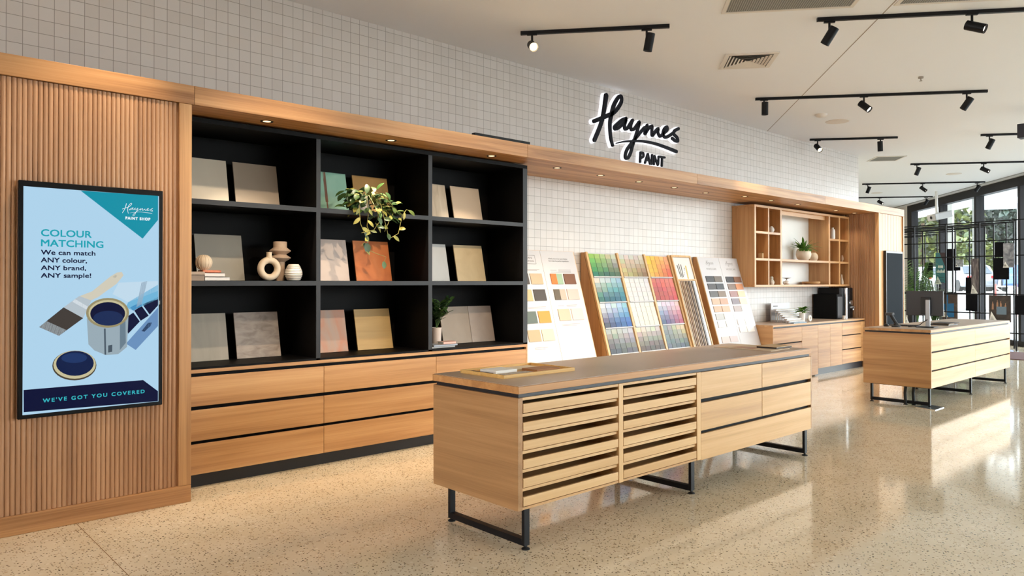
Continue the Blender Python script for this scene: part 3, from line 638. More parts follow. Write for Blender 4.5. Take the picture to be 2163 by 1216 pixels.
# trailing pothos
YT = 5.62
px_, pz = 3.393, 2.121
t = thing('trailing_pothos', 'trailing variegated pothos in a white pot spilling over the top middle shelf', 'potted plant', (px_, YT+.05, pz))
MB().lathe([(0, 0), (.062, 0), (.070, .03), (.080, .135), (.082, .142), (.075, .142), (.073, .12), (0, .12)], 28).done('pot', plain('pale_stone_pot', (206, 196, 188), .6), t, local=True)
MB().lathe([(0, .122), (.073, .122)], 20).done('soil', plain('soil', (40, 30, 24), .9), t, local=True)
vines = [[[3.28,5.5,2.169],[3.28,5.5,2.1],[3.289,5.5,2.008],[3.326,5.5,1.929],[3.356,5.5,1.895],[3.34,5.5,1.859],[3.3,5.5,1.821],[3.353,5.5,1.788],[3.448,5.5,1.755],[3.544,5.5,1.73],[3.519,5.5,1.665]], [[3.408,5.48,2.177],[3.446,5.48,2.109],[3.462,5.48,2.028],[3.408,5.48,1.955],[3.288,5.48,1.926]], [[3.47,5.47,2.181],[3.497,5.47,2.088],[3.532,5.47,1.972],[3.553,5.47,1.884],[3.651,5.47,1.936],[3.694,5.47,2.1],[3.737,5.47,2.151],[3.793,5.47,2.14]], [[3.51,5.49,2.256],[3.594,5.49,2.191],[3.622,5.49,2.133],[3.566,5.49,2.034],[3.524,5.49,1.949]], [[3.359,5.51,2.199],[3.372,5.51,2.083],[3.359,5.51,1.989],[3.399,5.51,1.921]]]
m = MB()
top = Vector((px_, YT+.05, pz+.13))
for v_ in vines: m.tube([top, (top + Vector(v_[0]))/2 + Vector((0, -.02, .05))] + v_, .0028, 5)
m.done('vine', plain('vine_stem', (150, 140, 74), .6), t)
lv = MB(); ld = MB()
rng = random.Random(3)
for v_ in vines:
    for a_, b2 in zip(v_, v_[1:]):
        a_, b2 = Vector(a_), Vector(b2); n_ = max(1, int((b2-a_).length/.06))
        for k in range(n_):
            if v_ is vines[0] and a_.z < 1.80: continue
            p = a_.lerp(b2, (k+.5)/n_); d = Vector((rng.uniform(-1, 1), rng.uniform(-.7, 0), rng.uniform(-1.2, .1)))
            (lv if rng.random() < .7 else ld).leaf(p, d, rng.uniform(.045, .08), rng.uniform(.026, .042), (0, -1, .3), .25)
for px1, py1, s_ in [(3.344,1.842,0.09),(3.513,1.688,0.065)]: ld.leaf((px1, 5.49, py1), (.05, -.15, -1), s_, s_*.72, (0, -1, 0), .1)
for k in range(230):
    a = rng.uniform(0, 2*math.pi); rr = rng.uniform(.05, .24)**1.0; x = px_ + .06 + rr*math.cos(a)*1.05
    z = pz + .08 + .10*math.sin(a)*rr/.24 + rng.uniform(-.05, .06) - max(0, x-px_-.08)*.45
    p = Vector((x, YT + rng.uniform(-.13, .08), max(z, pz+.01) if rng.random() < .5 else z)); d = Vector((math.cos(a)*.9, rng.uniform(-.9, .2), rng.uniform(-.8, .5)))
    if abs(p.x-px_) < .06 and p.z < pz+.12 and rng.random() < .8: continue
    (lv if rng.random() < .42 else ld).leaf(p, d, rng.uniform(.055, .10), rng.uniform(.03, .052), (0, -.5, 1), .3)
for k in range(20):
    d = Vector((rng.uniform(-.95, -.25), rng.uniform(-.5, .1), rng.uniform(.0, 1))); b0 = Vector((px_-.03, YT, pz+.13))
    pts = [b0 + d*.10*i/3 - Vector((0, 0, .05))*(i/3)**2 for i in range(4)]
    for q in pts[1:]:
        for s_ in (-1, 1): ld.leaf(q, d + Vector((.3*s_, -.3, -.7)), .075, .02, (0, -1, .5), .5)
lv.done('variegated_leaves', LEAF_V, t); ld.done('green_leaves', LEAF_D, t)

def bush(mb, c, n, rad, ll, lw, seed, up=.6, bend=.35, flat=1.0):
    rg = random.Random(seed)
    for k in range(n):
        a = rg.uniform(0, 2*math.pi); e = rg.uniform(-.1, 1)*up
        d = Vector((math.cos(a), math.sin(a)*flat, e+.15)).normalized(); st = Vector(c) + d*rad*rg.uniform(.1, .6) + Vector((0, 0, rad*rg.uniform(0, .8)))
        mb.leaf(st, d, ll*rg.uniform(.7, 1.2), lw*rg.uniform(.8, 1.2), (0, 0, 1), bend)
# zz plant with white pot, bottom right bay
t = thing('potted_zz_plant', 'small dark green plant in a slim white pot on the bottom right shelf', 'potted plant', (4.295, 5.78, .885))
MB().lathe([(0, 0), (.040, 0), (.046, .012), (.052, .18), (.053, .186), (.046, .186), (.044, .165), (0, .165)], 26).done('pot', plain('blush_white_pot', (222, 208, 198), .5), t, local=True)
m = MB(); rg = random.Random(5); st = MB()
for k in range(9):
    a = rg.uniform(0, 6.28); tip = Vector((math.cos(a)*rg.uniform(.03, .16)+.03, -abs(math.sin(a))*.06, rg.uniform(.30, .46)))
    b0 = Vector((0, 0, .165)); pts = [b0.lerp(tip, i/6) + Vector((0, 0, .04))*math.sin(i/6*3.14) for i in range(7)]; st.tube(pts, .003, 5)
    for i in range(2, 7):
        for s_ in (-1, 1): m.leaf(pts[i], Vector((s_*.8*math.cos(a+.8), s_*.6*math.sin(a+.8)-.2, .5)), .078, .036, (0, -.6, 1), .15)
m.clamp(x0=-.08); m.done('leaves', LEAF_D, t, local=True); st.done('stem', plain('green_stem', (70, 96, 44), .6), t, local=True)
book(4.10, 4.40, 5.62, 5.80, .885, .905, (214, 210, 204), 'white book at the very bottom of the bottom-shelf pile under the plant', 'books on the bottom shelf')
book(4.135, 4.415, 5.60, 5.625+.17, .905, .9185, (164, 174, 190), 'pale blue-grey book in the middle of the bottom-shelf pile', 'books on the bottom shelf')
book(4.25, 4.40, 5.605, 5.70, .9185, .945, (224, 182, 170), 'pale coral small book on top of the bottom-shelf pile', 'books on the bottom shelf')

# ------------------------------------------------------------------ leaning paint displays in the tiled niche
K = .2979; LA = -math.atan(K); Y0L = 5.711 - .64*K; SL = 1/math.cos(LA)
def lean_thing(name, label, cat, x, group=None): return thing(name, label, cat, (x, Y0L, 0), group=group)
def wedge(x0, x1, inset=.0):
    return MB().prism([(x0, YW-.012, 0), (x0, YW-.012, 1.876), (x0, Y0L+1.876*K+.012, 1.876), (x0, Y0L+.012, 0)], (x1-x0, 0, 0))
def lean_board(x0, x1, t0, t1, y0, y1, name, mat, parent, ref):
    o = B(x0-ref, x1-ref, y0, y1, t0, t1).done(name, mat, parent, local=True); o.rotation_euler = (LA, 0, 0); return o
TOPT = 1.876*SL
SWC = plain
def swatch(parent, x0, x1, z0, z1, ref, rgb, rgb2=None):
    w = x1-x0; o = MB(); o.box(x0-ref, x1-ref if not rgb2 else x0-ref+w*.5, -.012, -.004, z0*SL, z1*SL)
    if rgb2: o.box(x0-ref+w*.5, x1-ref, -.012, -.004, z0*SL, z1*SL, 1)
    mats = [plain('swatch_%d_%d_%d' % rgb, rgb, .5)] + ([plain('swatch_%d_%d_%d' % rgb2, rgb2, .5)] if rgb2 else [])
    q = o.done('swatch', mats, parent, local=True); q.rotation_euler = (LA, 0, 0)
def lean_text(parent, name, rows, ref, col=(70, 66, 66)):
    m = MB()
    for body, x0, x1, z, h in rows: text_mesh(body, m, x1-x0, h, FRONT, (x0-ref, -.0048, z*SL))
    o = m.done(name, plain('print_%d' % col[0], col, .6), parent, local=True); o.rotation_euler = (LA, 0, 0)
# left display: textured finishes
X0, X1 = 5.315, 6.566
t = lean_thing('finish_display_stand', 'white leaning display board of textured paint finishes beside the black shelving', 'display board', X0)
wedge(X1-.03, X1).done('side_panel', W_Z, t); wedge(X0, X0+.03).done('side_panel', W_Z, t)
lean_board(X0, X1, 0, TOPT, -.001, .011, 'backing_board', PINE_Z, t, X0)
lean_board(X0, 5.986, .0, TOPT-.003, -.004, -.001, 'left_sheet', OFFW, t, X0); lean_board(5.990, X1-.012, .0, TOPT-.003, -.004, -.001, 'right_sheet', OFFW, t, X0)
def ZP(y, y0=529, y1=761): return None
rowsR = [(1.485, 1.605, [((218, 116, 46), (150, 178, 150)), ((116, 72, 42), None)]), (1.305, 1.425, [((92, 80, 64), (184, 166, 152)), ((208, 180, 172), None)]), (1.07, 1.20, [((196, 174, 152), None), ((216, 194, 188), None)])]
for z0, z1, cs in rowsR:
    for (xa, xb), (c1, c2) in zip(((6.075, 6.265), (6.295, 6.485)), cs): swatch(t, xa, xb, z0, z1, X0, c1, c2)
rowsL = [(1.485, 1.605, [(70, 62, 58), (188, 164, 136)]), (1.30, 1.425, [(196, 166, 126), (66, 58, 54)]), (1.055, 1.185, [(88, 100, 94), (204, 140, 56)]), (.86, .985, [(184, 156, 124), (222, 202, 170)])]
for z0, z1, cs in rowsL:
    for (xa, xb), c1 in zip(((5.535, 5.72), (5.75, 5.935)), cs): swatch(t, xa, xb, z0, z1, X0, c1)
lean_text(t, 'lettering', [('ARTISAN', 5.64, 5.84, 1.775, .022), ('COLLECTION', 5.62, 5.86, 1.738, .022), ('A family of premium paint finishes', 6.10, 6.42, 1.775, .018), ('that create the perfect imperfection', 6.10, 6.44, 1.748, .018)], X0)
m = MB()
for xa, xb, zz in ((6.10, 6.20, 1.645), (6.23, 6.44, 1.65), (6.23, 6.44, 1.637), (6.10, 6.44, 1.622), (5.72, 5.92, 1.65), (5.72, 5.88, 1.637), (6.10, 6.20, 1.235), (6.24, 6.42, 1.24), (6.24, 6.40, 1.227), (5.62, 5.90, 1.23), (5.62, 5.90, 1.216), (6.10, 6.40, 1.025), (6.10, 6.34, 1.01), (5.60, 5.80, .79), (5.60, 5.76, .775)): m.box(xa-X0, xb-X0, -.0048, -.004, zz*SL, (zz+.0045)*SL)
q = m.done('lettering', plain('print_150', (150, 146, 146), .6), t, local=True); q.rotation_euler = (LA, 0, 0)
m = MB()
for a0, a1, b0, b1 in ((5.60, 5.89, 1.812, 1.815), (5.60, 5.89, 1.715, 1.718), (5.60, 5.603, 1.718, 1.812), (5.887, 5.89, 1.718, 1.812)): m.box(a0-X0, a1-X0, -.0048, -.004, b0*SL, b1*SL)
q = m.done('title_box', plain('print_70', (70, 66, 66), .6), t, local=True); q.rotation_euler = (LA, 0, 0)

# middle display: colour chip rack
X0, X1 = 6.762, 8.990
t = lean_thing('colour_chip_rack', 'wide oak leaning rack holding rows of coloured paint chips', 'display rack', X0)
wedge(X0, X0+.03).done('side_panel', W_Z, t); wedge(X1-.03, X1).done('side_panel', W_Z, t)
lean_board(X0+.03, X1-.03, 0, TOPT, .004, .012, 'backing_board', OFFW, t, X0)
for xa in (X0, 7.345, 7.905, 8.452): lean_board(xa, xa+.036, 0, TOPT, -.022, .004, 'upright', PINE_Z, t, X0)
lean_board(X1-.03, X1, 0, TOPT, -.022, .004, 'upright', PINE_Z, t, X0)
TR = [.635, .945, 1.255, 1.565, 1.865]        # pocket row heights (world z), bottom row first
for zb in (0.0,): lean_board(X0+.03, X1-.03, 0, .60*SL, -.02, .004, 'lower_panel', PINE, t, X0)
chip_me = None
def chips(bx0, bx1, z0, z1, block, corners, rows=5, cols=5, jitter=10, rg=random.Random(11)):
    global chip_me
    nm = ['first', 'second', 'third', 'fourth', 'fifth', 'sixth']; w = (bx1-bx0)/cols; h = (z1-z0)/rows
    for r in range(rows):
        for c in range(cols):
            if chip_me is None:
                o = B(-.5, .5, -.5, .5, -.5, .5).done('paint_chip', CHIP); chip_me = o.data
            else:
                o = bpy.data.objects.new('paint_chip', chip_me); C.objects.link(o)
            fx, fy = c/(cols-1), r/(rows-1)
            col = [sum(wt*corners[i][k] for i, wt in enumerate(((1-fx)*(1-fy), fx*(1-fy), (1-fx)*fy, fx*fy))) + rg.uniform(-jitter, jitter) for k in range(3)]
            o.color = lin([max(6, min(236, v*.93)) for v in col])
            zc = z1-(r+.5)*h; n = -.006-.0016*(rows-1-r)*0 - .0022*(r % rows)
            o.scale = (w*.93, .003, h*.97*SL); o.rotation_euler = (LA+R(1.2), 0, 0)
            tc = zc*SL; yl = n
            o.location = (bx0+(c+.5)*w, Y0L + tc*math.sin(-LA) + yl*math.cos(LA), tc*math.cos(LA) + yl*math.sin(LA))
            tag(o, '%s, %s row down, %s from its left' % (block, nm[r], nm[c]), 'paint chip', 'chips of the ' + block.replace('paint chip in the ', ''))
cx = [(6.815, 7.335), (7.395, 7.893), (7.955, 8.44)]
CB = [  # column, row from top, name, colours tl tr bl br
 (0, 0, 'green block', [(150, 196, 84), (214, 210, 190), (40, 128, 92), (78, 96, 78)]), (0, 1, 'teal block', [(224, 226, 208), (150, 196, 204), (52, 104, 110), (28, 110, 138)]),
 (0, 2, 'blue block', [(230, 230, 236), (150, 190, 224), (58, 70, 92), (24, 96, 186)]), (0, 3, 'grey block', [(170, 170, 168), (196, 196, 196), (62, 64, 70), (86, 90, 96)]),
 (1, 0, 'tan block', [(214, 206, 196), (216, 206, 196), (190, 182, 118), (146, 112, 76)]), (1, 1, 'cool white block', [(236, 232, 228), (228, 226, 228), (230, 226, 224), (224, 222, 222)]),
 (1, 2, 'warm white block', [(238, 230, 226), (240, 232, 216), (240, 230, 216), (236, 226, 212)]), (1, 3, 'taupe block', [(220, 204, 182), (204, 196, 188), (96, 78, 66), (74, 66, 62)]),
 (2, 0, 'yellow and orange block', [(250, 206, 60), (246, 176, 120), (244, 192, 70), (226, 90, 50)]), (2, 1, 'red block', [(214, 104, 90), (236, 130, 110), (176, 60, 50), (206, 66, 66)]),
 (2, 2, 'lilac and pink block', [(228, 224, 236), (244, 196, 208), (64, 78, 130), (176, 70, 100)]), (2, 3, 'slate block', [(132, 136, 142), (224, 206, 150), (88, 104, 122), (60, 78, 78)])]
for c, r, nm, cor in CB:
    a, b2 = cx[c]; z1 = TR[4-r]-.006; z0 = TR[3-r]+.012
    chips(a, b2, z0, z1, 'paint chip in the ' + nm, cor, jitter=3 if 'white' in nm else 10)
    lean_board(a, b2, (z0-.014)*SL, (z0-.002)*SL, -.024, .004, 'pocket_rail', OFFW, t, X0)
# framed rack on the right of the chips
ft = lean_thing('framed_sample_rack', 'narrow oak-framed rack with a tool photo card above upright wood strips', 'display rack', 8.49)
for xa, xb, za, zb in ((8.49, 8.515, .60, 1.872), (8.93, 8.955, .60, 1.872), (8.515, 8.93, 1.847, 1.872), (8.515, 8.93, 1.52, 1.54)): lean_board(xa, xb, za*SL, zb*SL, -.045, -.0225, 'frame_rail', PINE_Z, ft, 8.49)
lean_board(8.515, 8.93, .60*SL, 1.846*SL, -.030, -.0225, 'backing_board', OFFW, ft, 8.49)
m = MB(); m.box(.03, .435, -.033, -.030, 1.545*SL, 1.842*SL)
for (x0, z0, x1, z1, w_, k) in ((.12, 1.58, .10, 1.73, .02, 1), (.15, 1.57, .14, 1.75, .018, 1), (.18, 1.58, .19, 1.74, .02, 1), (.29, 1.56, .30, 1.72, .03, 2), (.24, 1.56, .24, 1.66, .05, 3), (.21, 1.60, .26, 1.70, .012, 1)):
    m.ribbon([(x0, z0*SL), ((x0+x1)/2, (z0+z1)/2*SL), (x1, z1*SL)], w_, 0, FRONT, (0, -.0332, 0), k)
q = m.done('photo_card', [plain('photo_ground', (226, 222, 218), .5), plain('tool_dark', (84, 78, 72), .5), plain('tool_yellow', (206, 180, 90), .5), plain('tool_white', (244, 243, 240), .5)], ft, local=True); q.rotation_euler = (LA, 0, 0)
woods = [(214, 196, 170), (176, 142, 104), (150, 116, 84), (196, 170, 138), (128, 102, 80), (168, 140, 110), (110, 92, 78), (186, 164, 140), (96, 84, 76)]
for i in range(9):
    xa = 8.525+i*.038; lean_board(xa, xa+.015, .60*SL, 1.515*SL, -.043, -.030, 'wood_strip', wood('strip_%d' % i, tuple(int(v*.8) for v in woods[i]), woods[i], tuple(min(255, int(v*1.1)) for v in woods[i]), 'z'), ft, 8.49)
lean_board(8.872, 8.925, .60*SL, 1.515*SL, -.036, -.030, 'info_strip', plain('pale_blue_card', (214, 226, 236), .5), ft, 8.49)

# right display: timber care colours
X0, X1 = 9.170, 10.285
t = lean_thing('timber_stain_display', 'white leaning display board of timber stain swatches nearest the wall cupboards', 'display board', X0)
wedge(X0, X0+.03).done('side_panel', W_Z, t); wedge(X1-.03, X1).done('side_panel', W_Z, t)
lean_board(X0, X1, 0, TOPT, -.001, .011, 'backing_board', PINE_Z, t, X0)
XM = 9.735
lean_board(X0+.012, XM-.002, 0, TOPT-.003, -.004, -.001, 'left_sheet', OFFW, t, X0); lean_board(XM+.002, X1-.004, 0, TOPT-.003, -.004, -.001, 'right_sheet', OFFW, t, X0)
SWL = [[(62, 62, 66), (106, 96, 88)], [(74, 72, 74), (62, 64, 70)], [(88, 86, 86), (128, 110, 96)], [(196, 164, 138), (190, 150, 126)], [(190, 160, 134), (214, 168, 142)], [(180, 178, 176), (228, 222, 216)], [(216, 210, 206), (232, 226, 222)], None, [(206, 188, 184), (196, 182, 182)]]
SWR = [[(66, 66, 72), (126, 92, 76)], [(134, 116, 108), (206, 146, 112)], [(160, 124, 122), (230, 190, 158)], [(132, 122, 130), (232, 204, 174)], [(172, 158, 156), (240, 238, 236)], None, [(222, 212, 208), (238, 236, 234)], [(226, 214, 210), (238, 236, 234)]]
for k, rw in enumerate(SWL):
    if rw:
        z1 = 1.595-k*.108
        for (xa, xb), c in zip(((9.26, 9.46), (9.475, 9.675)), rw): swatch(t, xa, xb, z1-.085, z1, X0, c)
for k, rw in enumerate(SWR):
    if rw:
        z1 = 1.590-k*.108+(.02 if k > 5 else 0)
        for (xa, xb), c in zip(((9.79, 9.99), (10.005, 10.205)), rw): swatch(t, xa, xb, z1-.085, z1, X0, c)
lean_text(t, 'lettering', [('WOODCARE', 9.34, 9.60, 1.69, .028), ('WOODCARE', 9.87, 10.13, 1.69, .028)], X0, (120, 116, 114))
m = MB()
k_ = .20/LC[2]
for xx in (9.46, 9.99): strokes(m, LOGO, k_, FRONT, (xx-X0-LC[0]*k_, -.0048, 1.785*SL-LC[1]*k_), 0, wmul=.55, m=3)
q = m.done('script_lettering', plain('print_70', (70, 66, 66), .6), t, local=True); q.rotation_euler = (LA, 0, 0)

# ------------------------------------------------------------------ wall cupboard with cubbies
YU = 5.767; BK = YW-.004
t = thing('wall_cupboard', 'wall-hung oak shelving unit with cubbies either side of a white niche', 'shelving', (11.9, YU, 1.435))
ZL, ZH = 1.437, 2.690
m = B(10.245, 13.575, YU, BK, ZL, ZL+.034).done('base_board', W_X, t, bevel=.001)
B(10.245, 13.575, YU, BK, ZH-.034, ZH).done('top_board', W_X, t)
B(10.245, 13.575, BK-.012, BK, ZL+.034, ZH-.034).done('back_panel', [W_Z], t)
B(11.09, 12.74, BK-.02, BK-.0125, ZL+.034, ZH-.034).done('white_back', WHITE, t)
for x0, x1, nm in ((10.245, 10.290, 'side_panel'), (10.655, 10.690, 'divider'), (11.036, 11.087, 'side_panel'), (12.746, 12.800, 'side_panel'), (13.149, 13.200, 'divider'), (13.535, 13.575, 'side_panel')):
    B(x0, x1, YU, BK-.012, ZL+.034, ZH-.034).done(nm, W_Z, t, bevel=.001)
for x0, x1, z in ((10.29, 10.655, 2.272), (10.69, 11.036, 2.272), (10.29, 10.655, 1.86), (10.69, 11.036, 1.86), (11.087, 12.746, 1.86), (12.80, 13.149, 1.86), (13.20, 13.535, 1.86), (12.80, 13.149, 2.254), (13.20, 13.535, 2.254)):
    B(x0, x1, YU, BK-.0125, z-.017, z+.017).done('shelf', W_X, t)
B(11.087, 12.746, YU+.06, YU+.08, ZH-.10, ZH-.034).done('niche_valance', W_X, t)

# fluted return and the end panel with its screen
XF = 13.588
t = thing('slatted_return_cladding', 'tall dark-slatted oak return panel between the wall cupboard and the end panel', 'wall panel', (XF, 5.7, 0))
B(XF+.012, XF+.05, YP+.07, BK, 0, 2.735).done('backing_panel', W_Z, t)
m = MB(); y = YP+.075
while y < BK-.03:
    pts = [(XF+.0125, y+.002, 0), (XF+.003, y+.005, 0), (XF, y+.0125, 0), (XF+.003, y+.020, 0), (XF+.0125, y+.023, 0)]
    m.prism(pts, (0, 0, 2.735)); y += .029
m.done('fluting', F_Z, t)
t = thing('end_wall_cladding', 'flat pale oak end panel carrying the dark upright screen', 'wall panel', (14.2, YP, 0))
B(XF+.0, XF+.055, YP, YP+.07, 0, 2.735).done('edge_trim', W_Z, t, bevel=.002)
B(14.72, 14.77, YP, BK, 0, 2.735).done('edge_trim', W_Z, t, bevel=.002)
m = MB(); m.box(XF+.055, 14.72, YP+.02, YP+.07, 0, 2.735)
for i in range(7): m.box(XF+.2+i*.13, XF+.204+i*.13, YP+.0185, YP+.02, 0, 2.735)
m.done('panel_board', W_Z, t)
t = thing('dark_wall_screen', 'dark switched-off upright screen mounted on the end panel', 'screen', (14.2, YP+.02, .7))
B(13.830, 14.610, YP-.03, YP+.018, .66, 2.075).done('housing', plain('screen_bezel', (14, 14, 16), .3), t, bevel=.004)
B(13.855, 14.585, YP-.032, YP-.0302, .69, 2.035).done('screen', plain('screen_glass', (22, 27, 33), .6, spec=.02), t)

# ------------------------------------------------------------------ base cabinet under the wall cupboard
YB = 5.50
t = thing('coffee_base_cabinet', 'long oak base cabinet against the wall under the hanging cubbies', 'cabinet', (11.9, YB, 0))
B(10.29, XF-.005, YB, BK, .838, .864).done('worktop', [W_X], t, bevel=.001)
B(10.295, XF-.006, YB+.004, BK, .8645, .866).done('worktop_surface', TOP, t)
B(10.303, XF-.006, YB+.03, BK, .11, .815).done('carcass', BLACK, t)
B(10.30, XF-.006, YB+.025, BK, .815, .838).done('channel', DARKREC, t)
B(10.29, 10.303, YB+.0, BK, .02, .838).done('end_panel', W_Y, t)
B(11.75, XF-.006, YB+.055, BK, 0, .11).done('plinth', plain('grey_plinth', (44, 46, 52), .4), t)
for z0, z1 in ((.588, .814), (.36, .568), (.12, .34)): B(10.303, 11.203, YB, YB+.02, z0, z1).done('drawer', W_X, t, bevel=.0015)
B(11.207, 11.75, YB, YB+.02, .02, .814).done('filler_panel', W_X, t)
for x0, x1 in ((11.756, 12.197), (12.201, 12.646)): B(x0, x1, YB, YB+.02, .113, .814).done('door', W_X, t, bevel=.0015)
for z0, z1 in ((.608, .814), (.368, .590), (.118, .350)): B(12.652, 13.42, YB, YB+.02, z0, z1).done('drawer', W_X, t, bevel=.0015)
B(13.424, XF-.006, YB, YB+.02, .113, .814).done('filler_panel', W_X, t)

ZT = .866
bx = lambda px, Y: 0
t = thing('coffee_machine', 'large black coffee machine in the corner on the base cabinet', 'coffee machine', (12.9, 5.85, ZT))
B(12.90, 13.115, 5.70, 6.12, ZT, 1.30).done('cup_warmer', BLACK, t, bevel=.006)
B(13.12, 13.30, 5.75, 6.13, ZT, 1.41).done('body', plain('machine_black', (18, 19, 22), .4, spec=.25), t, bevel=.008)
B(12.92, 13.10, 5.692, 5.699, ZT+.02, 1.255).done('grey_panel', plain('machine_grey', (70, 72, 76), .4), t)
MB().cyl((13.345, 5.74, ZT), (13.345, 5.74, 1.405), .038, 20).done('water_column', CHROME, t)
B(13.39, 13.56, 5.70, 6.10, ZT, 1.41).done('brew_unit', plain('machine_black', (18, 19, 22), .4, spec=.25), t, bevel=.01)
m = MB(); m.cyl((13.45, 5.705, 1.14), (13.45, 5.67, 1.14), .045, 20); m.done('dial', CHROME, t)
m = MB(); m.cyl((13.45, 5.705, 1.06), (13.45, 5.63, 1.06), .024, 14); m.cyl((13.45, 5.65, 1.05), (13.45, 5.65, 1.01), .012, 10); m.done('spout', CHROME, t)
tag(MB().lathe([(0, 0), (.022, 0), (.028, .055), (.030, .06), (.026, .058), (.021, .01), (0, .01)], 20).done('coffee_cup', CERW), 'small white cup in front of the coffee machine', 'cup').location = (13.02, 5.63, ZT)

# brochure rack, plant and ring ornament on the worktop
t = thing('fan_deck_stand', 'white stand with stepped ledges of colour fan decks on the base cabinet', 'display stand', (11.4, 5.95, ZT))
B(11.265, 11.885, 6.05, 6.062, ZT, 1.166).done('back_card', OFFW, t)
B(11.265, 11.277, 5.70, 6.05, ZT, ZT+.03).done('side_card', OFFW, t)
B(11.33, 11.48, 6.0485, 6.0495, 1.108, 1.126).done('printed_heading', plain('print_120', (120, 116, 114), .6), t)
for k in range(7):
    f = k/6; x0, x1, y0, z0 = 11.235-.245*f, 11.98-.48*f, 5.975-.345*f, 1.055-.165*f
    B(x0, x1, y0-.025, y0+.030, z0-.010, z0).done('ledge', [OFFW], t)
    for xx in (x0+.05, x1-.06): B(xx, xx+.01, y0+.005, y0+.015, ZT, z0-.010).done('bracket', PAPER, t)
    ft = thing('fan_deck', 'closed colour fan deck lying on the %s ledge of the white stand' % ['topmost', 'second', 'third', 'fourth', 'fifth', 'sixth', 'lowest'][k], 'fan deck', ((x0+x1)/2, y0, z0+.0005), group='fan decks on the stepped stand')
    B(x0+.02, x1-.02, y0-.022, y0+.028, z0+.0005, z0+.010).done('cards', plain('fan_cards_%d' % (k % 3), [(176, 168, 158), (120, 110, 100), (198, 190, 180)][k % 3], .5), ft)
    B(x0+.015, x1-.015, y0-.024, y0+.029, z0+.0102, z0+.014).done('cover', PAPER, ft)
t = thing('worktop_plant', 'small leafy green plant in a white cup beside the fan deck stand', 'potted plant', (11.57, 5.675, ZT))
MB().lathe([(0, 0), (.040, 0), (.048, .145), (.050, .15), (.044, .15), (.042, .13), (0, .13)], 24).done('pot', CERW, t, local=True)
m = MB(); bush(m, (0, 0, .15), 52, .06, .115, .042, 21, .9, .35); m.done('leaves', LEAF_G, t, local=True)
def torus(mb, cen, R1, r, axis='y', seg=28, rs=12):
    prev = None
    for i in range(seg+1):
        a = 2*math.pi*i/seg; rad = Vector((math.cos(a), 0, math.sin(a))) if axis == 'y' else Vector((0, math.cos(a), math.sin(a)))
        n_ = Vector((0, 1, 0)) if axis == 'y' else Vector((1, 0, 0))
        rr = [mb.bm.verts.new(Vector(cen)+rad*(R1+r*math.cos(2*math.pi*k/rs))+n_*r*math.sin(2*math.pi*k/rs)) for k in range(rs)] if i < seg else first
        if i == 0: first = rr
        else:
            for k in range(rs): mb.bm.faces.new((prev[k], prev[(k+1) % rs], rr[(k+1) % rs], rr[k])).smooth = True
        prev = rr
m = MB(); torus(m, (0, 0, .055), .038, .017); o = m.done('ring_ornament', CERW); o.location = (11.74, 5.63, ZT+.0); o.location.z = ZT+.0; tag(o, 'white ring ornament right of the little worktop plant', 'ornament')
tag(B(11.0, 11.42, 5.53, 5.585, ZT, ZT+.014).done('colour_brochure', plain('brochure_cover', (120, 150, 170), .4, vary=.3, vscale=20)), 'flat colour brochure lying on the worktop edge before the fan deck stand', 'brochure')

# ------------------------------------------------------------------ ornaments in the wall cupboard
ZS = {1: ZL+.0345, 2: 1.8775, 3: 2.2895, 4: 2.2715}
yo = 5.90
def wx(px, Y): return px
obj_lathe('bulb_vase', [(0, 0), (.045, 0), (.085, .07), (.088, .11), (.070, .16), (.035, .195), (.030, .21), (.024, .21), (.022, .19)], CERW, (10.965, 5.88, ZS[3]), 'small white bulb vase in the upper left cubbies of the wall cupboard', 'vase', k=0.52)
t = thing('little_pot_plant', 'little plant in a square tan pot, second shelf of the left cubbies', 'potted plant', (10.653, 5.88, ZS[2]))
B(-.045, .045, -.04, .04, 0, .085).done('pot', plain('tan_pot', (206, 178, 138), .6), t, local=True, bevel=.006)
m = MB(); bush(m, (.07, -.02, .06), 46, .05, .065, .018, 4, .8, .6); m.done('leaves', LEAF_D, t, local=True)
o = obj_lathe('gourd_vase', [(0, 0), (.06, 0), (.085, .05), (.08, .10), (.05, .14), (.045, .17), (.055, .20), (.03, .24), (.02, .24)], mottled('green_white_glaze', [(70, 120, 96), (226, 216, 204), (232, 220, 208)], 7, (1, 1, .7)), (10.965, 5.88, ZS[1]), 'green and white gourd vase on the bottom left cubby shelf', 'vase', k=0.54)
obj_lathe('pillar_vase', [(0, 0), (.035, 0), (.045, .05), (.038, .12), (.030, .2), (.022, .26), (.016, .26)], CERAM, (10.335, 5.86, ZS[2]), 'slim cream vase half hidden at the left edge of the second cubby shelf', 'vase', k=0.62)
t = thing('teapot_set', 'white teapot beside a small raised tray in the lower white niche', 'teapot', (11.484, 5.9, ZS[1]))
MB().lathe([(0, 0), (.035, 0), (.055, .025), (.05, .05), (.025, .062), (.01, .065), (.009, .075), (0, .075)], 24).done('pot_body', CERW, t, local=True)
MB().tube([(.05, 0, .025), (.075, 0, .04), (.085, 0, .06)], [.01, .008, .006], 8).done('spout', CERW, t, local=True)
MB().tube([(-.05, 0, .015), (-.075, 0, .025), (-.075, 0, .05), (-.045, 0, .05)], .005, 8).done('handle', CERW, t, local=True)
o = obj_lathe('cake_stand', [(0, 0), (.06, 0), (.05, .01), (.015, .03), (.013, .15), (.09, .17), (.115, .175), (.115, .183), (.0, .178)], plain('smoke_glass_stand', (120, 112, 108), .25), (11.729, 6.02, ZS[1]), 'grey pedestal tray behind the white teapot', 'cake stand', k=0.62)
